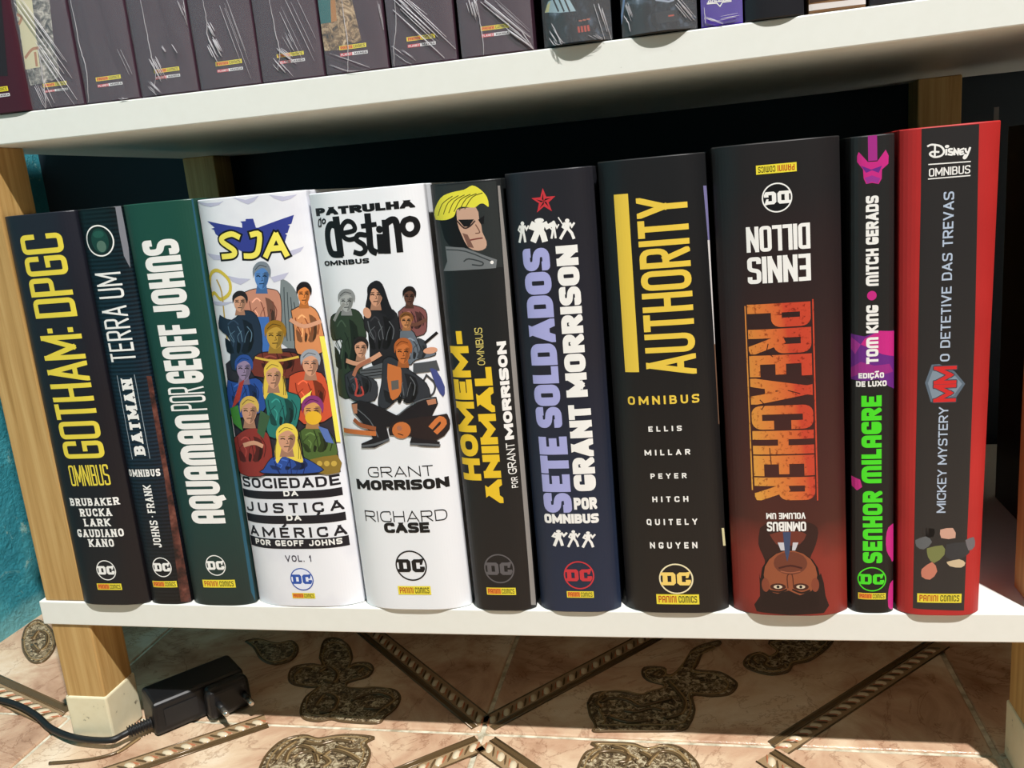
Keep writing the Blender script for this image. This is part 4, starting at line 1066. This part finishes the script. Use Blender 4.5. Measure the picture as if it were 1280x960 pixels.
# 11 red with black panel
def f_red11(nt, bs):
    v = coords(nt); nt.links.new(ramp(nt, noise(nt, v, 18, 3), [(.3,(166,34,34)), (.7,(188,44,42))]), bs.inputs['Base Color'])
b = lower('red hardcover with a wide black spine panel, rightmost of the lower row', ((1121,765),(1223,765)), ((1123,160),(1252,152)), 0, cover_mat('red_cover', (182,40,40), 0.5, f_red11), y0=0.0034, B=0.0062, flat=4.50)
M_pan = mat('charcoal_spine_panel', (40,38,38), 0.42)
b.poly('spine_panel', [(1152,161),(1224,155),(1222,250),(1219,400),(1212,600),(1205,763),(1141,760),(1146,500),(1151,250)], M_pan)
PB = ink(178,192,212)
b.pen('brand_lettering', KL([(575,205),(600,196),(650,205),(672,235),(655,262),(615,270),(588,255),(600,240),(640,240)]), 1.7, WHITE)
b.pen('brand_lettering', KL([(618,205),(616,272)]), 1.5, WHITE, sm=0)
b.pen('brand_lettering', KL([(686,225),(685,256)]), 1.7, WHITE, sm=0); b.oval('brand_lettering', KL([(690,207)])[0], 1.8, 1.4, WHITE)
b.pen('brand_lettering', KL([(720,222),(702,224),(704,238),(722,242),(720,256),(698,254)]), 1.7, WHITE)
b.pen('brand_lettering', KL([(734,256),(734,222),(754,252),(758,220)]), 1.7, WHITE, sm=2)
b.pen('brand_lettering', KL([(790,220),(770,228),(768,240),(786,238)]), 1.6, WHITE); b.pen('brand_lettering', KL([(768,240),(770,254),(790,250)]), 1.6, WHITE)
b.pen('brand_lettering', KL([(800,220),(806,240),(820,236),(828,214)]), 1.6, WHITE); b.pen('brand_lettering', KL([(826,218),(815,250),(800,276),(790,274),(800,256)]), 1.7, WHITE)
b.pen('brand_lettering', KL([(580,315),(830,297)]), 1.0, WHITE, sm=0); b.pen('brand_lettering', KL([(578,402),(828,381)]), 1.0, WHITE, sm=0)
b.text('brand_lettering', 'OMNIBUS', (1161,221), (1213,206.2), 'h', WHITE, tx=.24, ty=.14, gap=.14, r=.4)
b.text('title_lettering', 'O DETETIVE DAS TREVAS', (1174.8,452), (1192.8,239), 'up', PB, tx=.22, ty=.15, gap=.18, r=.5, sp=.45)
b.text('title_lettering', 'MICKEY MYSTERY', (1170.6,641), (1185.4,508.5), 'up', PB, tx=.20, ty=.15, gap=.16, r=.5, sp=.4)
b.poly('title_lettering', KM([(485,620),(520,525),(560,522),(640,560),(695,625),(645,700),(580,722),(515,720)]), ink(94,108,122)); b.poly('title_lettering', KM([(500,622),(530,545),(560,540),(635,575),(678,625),(635,685),(575,708),(525,705)]), ink(128,142,156))
b.text('title_lettering', 'MM', (1166.5,503), (1196,457), 'up', ink(206,44,44), tx=.26, ty=.22, gap=.02, outline=ink(60,66,76), ow=.5)
bmk = bmesh.new(); q = on_y((1245,150), .05); box(bmk, (q.x-.0012, .0495, b.z1-.03), (q.x+.0012, .0502, on_y((1245,134), .05).z))
bm_obj('bookmark_ribbon', bmk, mat('grey_ribbon', (110,112,112), .6), b.root)
# plain splash of colours where the cover has its cartoon vignette
sp_ = 'colour_splash'
b.poly(sp_, KN([(430,425),(490,425),(485,465),(440,462)]), ink(92,66,52), 2); b.poly(sp_, KN([(400,480),(450,462),(480,490),(440,525),(405,510)]), ink(96,98,100), 2)
b.poly(sp_, KN([(520,430),(580,422),(592,470),(524,470)]), ink(206,160,140), 2); b.poly(sp_, KN([(455,520),(530,505),(540,550),(490,590),(460,560)]), ink(120,124,74), 2)
b.poly(sp_, KN([(550,500),(640,490),(660,540),(600,575),(545,560)]), ink(56,56,58), 2); b.poly(sp_, KN([(430,620),(480,585),(505,630),(470,670),(430,655)]), ink(196,122,100), 2)
b.poly(sp_, KN([(550,585),(610,572),(640,590),(620,612),(565,605)]), ink(206,184,150), 2); b.poly(sp_, KN([(640,480),(680,465),(685,510),(655,530)]), ink(110,106,110), 2)
panini(b, (1146.3,752.5), (1202,742))
b.finish()

b = Book('omnibus_book', 'added black book blocking light, unseen beyond the right post', None, (0.6725, 0.727), (0.6725, 0.727), BZ+0.0002, BZ+0.2642, 0.0052, 0.006, 0.172, mat('light_blocker_cover', (30,30,32), .42))  # unseen book, added to stop light coming in behind the right post
# ================================================================ upper row
def plum(nt, bs):
    v = coords(nt); nt.links.new(ramp(nt, noise(nt, v, 14, 3), [(.3,(50,34,46)), (.7,(66,42,54))]), bs.inputs['Base Color'])
M_plum = cover_mat('plum_cover', (70,42,54), 0.38, plum)
def plast(nt, bs):
    v = coords(nt)
    bs.inputs['Alpha'].default_value = 0.09
    bump(nt, bs, noise(nt, coords(nt, (1,1,.18), rot=(0, .6, 0)), 60, 2, .5, 0.6), 0.6, 0.004)
M_plast = mat('shrink_film', (240,240,245), 0.12, spec=0.8, fn=plast)
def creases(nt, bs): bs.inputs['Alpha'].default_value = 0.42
M_crease_glint = mat('film_crease', (226,222,226), 0.25, spec=0.8, fn=creases)  # whitish colour paints the highlight streaks along the film's creases
def upper(label, xl, xr, cover, group=None, y0=0.0015, B=0.0008, name='book', hgt=0.21, cat='book', lean=0.0):
    yl = 144.2-.1095*xl-0.0000185*xl*xl
    a = on_y((xl, yl), y0).x; c = on_y((xr, 144.2-.1095*xr-0.0000185*xr*xr), y0).x
    z0 = UT+sag((a+c)/2)+0.0002
    return Book(name, label, group, (a+.0003, c-.0003), (a+.0003+lean, c-.0003+lean), z0, z0+hgt, y0, B, 0.15, cover, flat=5 if B < 0.002 else 2.4, cat=cat)
MR = ink(206,70,80); MK = ink(46,42,48); MW = ink(222,218,220)
def manga(b, bl, tr, bl2, tr2):
    panini(b, bl, tr)
    part = 'publisher_label'
    a, c = b.uv(bl2), b.uv(tr2); W = c.x-a.x; Hh = c.y-a.y
    def R(x0, x1, m): b.add(part, [[Vector((a.x+x0*W, a.y)), Vector((a.x+x1*W, a.y)), Vector((a.x+x1*W, c.y)), Vector((a.x+x0*W, c.y))]], m)
    R(0, .44, MR); R(.44, 1, MW)
    old = b.uv; b.uv = lambda p: Vector(p)
    b.text(part, 'PLANET', (a.x+.03*W, a.y+.15*Hh), (a.x+.42*W, a.y+.85*Hh), 'h', MW, tx=.28, ty=.17, gap=.2)
    b.text(part, 'MANGA', (a.x+.52*W, a.y+.15*Hh), (a.x+.97*W, a.y+.85*Hh), 'h', MK, tx=.28, ty=.17, gap=.2)
    b.uv = old
    b.oval(part, ((0,0)), 0, 0, MR) if False else None
def film(b, seam, streaks, seed):
    """clear shrink film a hair in front of the spine, with its welded seam and whitish creases drawn as its highlights"""
    rr = random.Random(seed); W, Hm = b.W/1000, b.Hm/1000
    bm = bmesh.new(); nx, nz = 10, 24; g = {}
    for i in range(nx+1):
        for j in range(nz+1):
            u = i/nx; v = j/nz*.55
            g[i, j] = bm.verts.new((b.X(.005+u*.99, v), b.Y(u)-0.0007-rr.random()*0.0004, b.z0+(b.z1-b.z0)*v+.0006))
    for i in range(nx):
        for j in range(nz): bm.faces.new((g[i,j], g[i+1,j], g[i+1,j+1], g[i,j+1])).smooth = True
    root = bm_obj('shrink_wrap', bm, M_plast, b.root)
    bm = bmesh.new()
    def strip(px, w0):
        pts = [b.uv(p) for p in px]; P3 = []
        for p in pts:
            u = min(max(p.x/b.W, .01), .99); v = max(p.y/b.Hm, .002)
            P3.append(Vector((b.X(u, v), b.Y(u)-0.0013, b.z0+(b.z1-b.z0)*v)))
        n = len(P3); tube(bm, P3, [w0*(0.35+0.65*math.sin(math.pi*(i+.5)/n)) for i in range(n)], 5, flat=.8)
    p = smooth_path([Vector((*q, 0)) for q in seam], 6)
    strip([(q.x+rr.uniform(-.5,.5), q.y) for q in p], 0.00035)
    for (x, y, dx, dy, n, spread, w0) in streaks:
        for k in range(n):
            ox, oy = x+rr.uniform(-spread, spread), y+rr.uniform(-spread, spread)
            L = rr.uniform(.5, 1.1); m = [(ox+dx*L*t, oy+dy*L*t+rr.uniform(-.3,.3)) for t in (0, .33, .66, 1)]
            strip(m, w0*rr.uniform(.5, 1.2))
    o = bm_obj('film_crease', bm, M_crease_glint, root); tag(o, kind='stuff')
def frame_art(b, poly_in, inner, poly_fr):
    b.poly('framed_artwork', poly_fr, M_gilt, 0); b.poly('framed_artwork', poly_in, inner, 0)
def gilt(nt, bs):
    v = coords(nt); n = noise(nt, v, 170, 6, .7, 1.5)
    nt.links.new(ramp(nt, n, [(.36,(40,30,24)), (.48,(120,94,66)), (.6,(190,160,122)), (.72,(226,206,176))]), bs.inputs['Base Color'])
    bump(nt, bs, n, .5, .001)
M_gilt = mat('gilt_frame_print', (150,120,85), 0.4, fn=gilt)
def silver(nt, bs):
    v = coords(nt); n = noise(nt, v, 170, 6, .7, 1.5)
    nt.links.new(ramp(nt, n, [(.36,(54,52,54)), (.5,(130,124,118)), (.64,(208,200,188))]), bs.inputs['Base Color'])
M_silver = mat('silver_frame_print', (150,145,140), 0.4, fn=silver)

PG = 'plum volumes on the upper shelf'
b = upper('dark maroon volume without film at the far left end of the upper shelf', -30, 40.5, cover_mat('maroon_cover', (66,26,38), 0.4), PG, y0=0.0, B=0.0015)
b.poly('side_strip', [(-20,0),(2,0),(10,95),(-10,95)], ink(40,34,38)); manga(b, (-20,117.5), (9.5,107.5), (-18,124), (12,116)); b.finish()
b = upper('film-wrapped plum volume with a silvery framed picture, second from left on the upper shelf', 41.5, 108, M_plum, PG)
b.poly('framed_artwork', [(17,0),(62,0),(68,60),(76,96),(60,103),(38,107),(33,86)], M_silver); b.poly('framed_artwork', [(20,0),(40,0),(50,84),(32,87)], ink(206,196,160))
for p in ([(22,18),(27,22),(24,30)], [(32,72),(40,62),(48,60)], [(44,66),(46,82)]): b.pen('framed_artwork', p, 3, ink(172,120,90))
manga(b, (54.5,109.5), (83,101), (55.5,116), (85,109.5)); b.finish()
film(b, [(50,60),(56,100),(60,140)], [(22,0,60,85,7,6,.00035), (45,60,45,66,5,8,.0003), (50,105,14,30,8,7,.0002)], 1)
def plain(label, xl, xr, lab, seam, streaks, seed):
    b = upper(label, xl, xr, M_plum, PG); manga(b, *lab); b.finish(); film(b, seam, streaks, seed); return b
plain('plum volume in smooth film, third from the left on the upper shelf', 110, 177, ((120.5,102),(150.5,93),(122.5,109.5),(153,102)), [(90,0),(102,60),(109,85),(113,128)], [(152,122,8,4,4,4,.0002), (150,60,26,55,2,3,.00015)], 2)
plain('plum volume, fourth from left on the upper shelf, white film creases over its label', 178.5, 250.5, ((193,92),(223.8,83),(195,99.5),(225,92)), [(177,0),(186,45),(191,72),(196,90),(194,112)], [(192,74,14,26,9,5,.0003), (204,58,8,12,2,1,.0003), (216,56,8,13,2,1,.0003), (228,5,12,30,6,8,.0002), (190,105,12,12,8,5,.0002)], 3)
plain('plum volume, fifth from left on the upper shelf, crumpled film pocket above the label', 252, 328.5, ((270,83),(302,73.5),(272,91),(303.5,83.3)), [(255,0),(260,28),(262,50),(274,72)], [(262,30,8,14,5,3,.0004), (266,52,10,20,12,6,.0004), (280,10,30,80,5,10,.00018)], 4)
plain('plum volume left of the golden frame one, starburst of film creases over its label', 329.5, 407.5, ((346.5,72.5),(379.5,63.5),(350,80.2),(381,72.4)), [(338,0),(345,38),(351,66),(348,88)], [(350,62,22,16,6,3,.0003), (358,44,10,18,5,4,.0002), (348,78,14,16,7,6,.0003), (362,5,38,80,5,12,.00018)], 5)
b = upper('plum volume with an ornate golden picture frame around a teal picture, upper shelf', 409, 487.5, M_plum, PG)
b.poly('framed_artwork', [(396,0),(440,0),(447,30),(452,50),(430,62),(406,64),(402,40)], M_gilt); b.poly('framed_artwork', [(397,0),(413,0),(414,28),(401,30)], ink(30,98,98)); b.poly('framed_artwork', [(413,0),(419,0),(421,26),(414,28)], ink(170,116,64))
manga(b, (424.5,63), (457.5,53.3), (425.5,71), (459.5,62.5)); b.finish(); film(b, [(428,0),(432,30),(436,60),(436,95)], [(420,75,50,18,5,8,.00015), (474,4,6,30,3,3,.0002)], 6)
plain('plum volume with long bright diagonal film creases, right of the golden frame', 490, 573, ((508.7,52),(543.5,42),(510,60),(544.5,51.5)), [(494,0),(496,30),(493,60),(494,84)], [(500,4,66,62,9,9,.00045), (500,0,30,24,5,6,.0003), (498,60,20,14,5,8,.0002)], 7)
plain('rightmost plum volume, with a white film fold towards its lower right corner', 577, 669, ((601,39),(636,29),(602,47.2),(636.8,38.5)), [(596,0),(601,30),(604,50),(605,70)], [(602,2,66,54,5,5,.0004), (588,0,6,22,9,6,.0004), (636,36,32,24,4,3,.0005), (620,8,44,40,6,12,.00015)], 8)

# black boxed sets
def dark_art(nt, bs):
    v = coords(nt); n = noise(nt, v, 55, 6, .6, 1.5)
    nt.links.new(ramp(nt, n, [(.42,(12,16,18)), (.54,(26,34,40)), (.64,(70,82,96)), (.74,(134,150,166))]), bs.inputs['Base Color'])
M_dark = cover_mat('dark_glossy_print', (22,28,32), 0.15, dark_art)
BOX = 'black glossy volumes on the upper shelf'
b = upper('black glossy volume with a pale dome shape and tiny red marks, beside the plum set', 680, 767, cover_mat('gloss_black', (16,20,22), 0.2), BOX, y0=0.0036, B=0.0075)
b.poly('artwork', [(690,2),(684,60),(760,44),(764,10),(740,0)], M_dark, 2)
b.poly('artwork', [(681,16),(685,2),(690,0),(712,0),(720,14),(700,16)], ink(156,180,190), 1); b.poly('artwork', [(681,16),(684,6),(688,2),(686,15)], ink(214,206,150)); 
for k in range(3): b.pen('artwork', [(692+k*7,0),(698+k*7,14)], 1.6, BLACK, sm=0)
for k in range(4): b.pen('artwork', [(723+k*4,34-k*.6),(724+k*4,40-k*.6)], 2, ink(170,60,40), sm=0)
for k in range(3): b.pen('artwork', [(724+k*5,26-k),(727+k*5,26-k)], 1.4, ink(150,80,60), sm=0)
b.finish(); film(b, [(690,30),(700,50),(702,60)], [(748,10,12,38,6,6,.0003), (692,44,10,14,8,8,.00025), (740,44,14,8,4,5,.0002)], 9)
b = upper('black glossy volume with grey streaked print, left of the purple one', 777, 873, cover_mat('gloss_black', (16,20,22), 0.2), BOX, y0=0.0030, B=0.0065)
b.poly('artwork', [(782,0),(778,42),(866,32),(868,4),(860,0)], M_dark, 2); b.pen('artwork', [(780,0),(776,30)], 2, ink(110,140,180), sm=0); b.pen('artwork', [(820,0),(836,2),(842,0)], 1.6, ink(150,160,176), sm=0)
b.poly('artwork', [(818,16),(846,12),(848,26),(822,30)], ink(24,28,32)); b.pen('artwork', [(836,20),(842,19)], 1.3, ink(170,70,50), sm=0)
b.finish(); film(b, [(780,20),(786,30),(788,40)], [(850,2,20,24,7,6,.0003), (786,8,10,26,5,5,.0002)], 10)
b = upper('slim purple volume between the black glossy ones and a plain black one', 876, 929.5, cover_mat('purple_cover', (70,44,146), 0.35))
b.pen('title_lettering', [(884,4),(914,0)], .8, WHITE, sm=0); b.text('title_lettering', 'annUaL', (885,3.5), (912,-3), 'h', WHITE, tx=.26, ty=.2, gap=.16)
b.pen('title_lettering', [(884,5),(896,4),(900,8),(903,3),(914,1.5)], .8, WHITE, sm=0)
b.finish(); film(b, [(880,10),(881,24),(882,30)], [(882,20,22,8,5,5,.00025), (900,24,20,-4,4,3,.0002)], 11)
b = upper('plain black volume right of the purple one on the upper shelf', 930.5, 1006, cover_mat('plain_black_cover', (34,34,38), 0.35), y0=0.001, B=0.003); b.finish()
b = upper('brown volume with a white band at its foot, right of the plain black one', 1010, 1083, cover_mat('tan_cover', (128,92,62), 0.4)); 
b.poly('foot_band', [(1011,14),(1083,5),(1083,-2),(1011,6)], ink(224,214,210)); b.poly('foot_band', [(1012,4),(1036,0),(1036,-4),(1012,0)], ink(70,48,38)); b.finish()
b = upper('dark volume at the right end of the visible upper row', 1086, 1150, cover_mat('charcoal_cover', (40,38,42), 0.4)); b.finish()

# ================================================================ power adapter and cord
M_abs = mat('black_plastic', (20,20,22), 0.4)
M_absd = mat('matt_black_rubber', (20,20,21), 0.5)
M_pin = mat('nickel_pin', (210,205,195), 0.22, metal=0.9)
ad = empty('power_adapter', (0.085, 0.045, 0))
tag(ad, 'black plug-in power adapter lying on the floor tiles beside the left foot of the bookcase', 'adapter')
A0 = Vector((0.0655, 0.0085, 0)); dl = Vector((0.66, 0.75, 0)).normalized(); dw = Vector((-dl.y, dl.x, 0))
def abox(bm, s0, s1, w0, w1, z0, z1, taper=0.0):
    vs = []
    for z in (z0, z1):
        for s_, w_ in ((s0,w0),(s1,w0),(s1,w1),(s0,w1)):
            k = taper if z == z1 else 0
            cs_, cw_ = (s0+s1)/2, (w0+w1)/2
            vs.append(bm.verts.new(A0+dl*(cs_+(s_-cs_)*(1-k))+dw*(cw_+(w_-cw_)*(1-k))+Vector((0,0,z))))
    for f in ((3,2,1,0),(4,5,6,7),(0,1,5,4),(1,2,6,5),(2,3,7,6),(3,0,4,7)): bm.faces.new([vs[i] for i in f])
bm = bmesh.new(); abox(bm, 0, 0.070, 0, 0.034, 0.0006, 0.0265, 0.03)
bm_obj('housing', bm, M_abs, ad, bevel=0.0032, seg=3)
bm = bmesh.new(); abox(bm, 0.036, 0.069, -0.0125, 0.001, 0.0008, 0.0262, 0.02)
pl = bm_obj('plug_body', bm, M_abs, ad, bevel=0.005, seg=4)
for s_ in (0.0435, 0.0625):
    bm = bmesh.new(); p0 = A0+dl*s_+Vector((0,0,.0135)); tube(bm, [p0-dw*0.010, p0-dw*0.0215], 0.0024, 12); 
    tube(bm, [p0-dw*0.0215, p0-dw*0.0300, p0-dw*0.0308], [0.0021, 0.0021, 0.0012], 12, mi=1)
    bm_obj('pin', bm, [M_absd, M_pin], pl)
bm = bmesh.new(); abox(bm, 0.008, 0.032, -0.0004, 0.0, 0.006, 0.020); bm_obj('rating_panel', bm, mat('satin_black_panel', (27,27,29), .5), ad)
R0 = A0 + dw*0.010 + Vector((0,0,.0085)); bm = bmesh.new()
pts = [R0 - dl*0.0005*k for k in range(0, 33)]
tube(bm, pts, [0.0044 if (k//2) % 2 == 0 else 0.0031 for k in range(33)], 12)
bm_obj('strain_relief', bm, M_absd, ad)
e = R0 - dl*0.0158
path = [e, e-dl*0.004+Vector((0,0,-.0005)), Vector((0.040, -0.0055, 0.0078)), Vector((0.026, -0.0060, 0.0072)), Vector((0.008, -0.0038, 0.0068)), Vector((-0.010, 0.0030, 0.0050))] + [Vector((x, y, 0.0034)) for x, y in ((-0.028, 0.012), (-0.050, 0.025), (-0.078, 0.037), (-0.105, 0.043), (-0.135, 0.040), (-0.160, 0.020), (-0.168, -0.05), (-0.150, -0.14))]
bm = bmesh.new(); tube(bm, smooth_path(path, 8), 0.0024, 10); bm_obj('cord', bm, M_absd, ad, smooth=True)
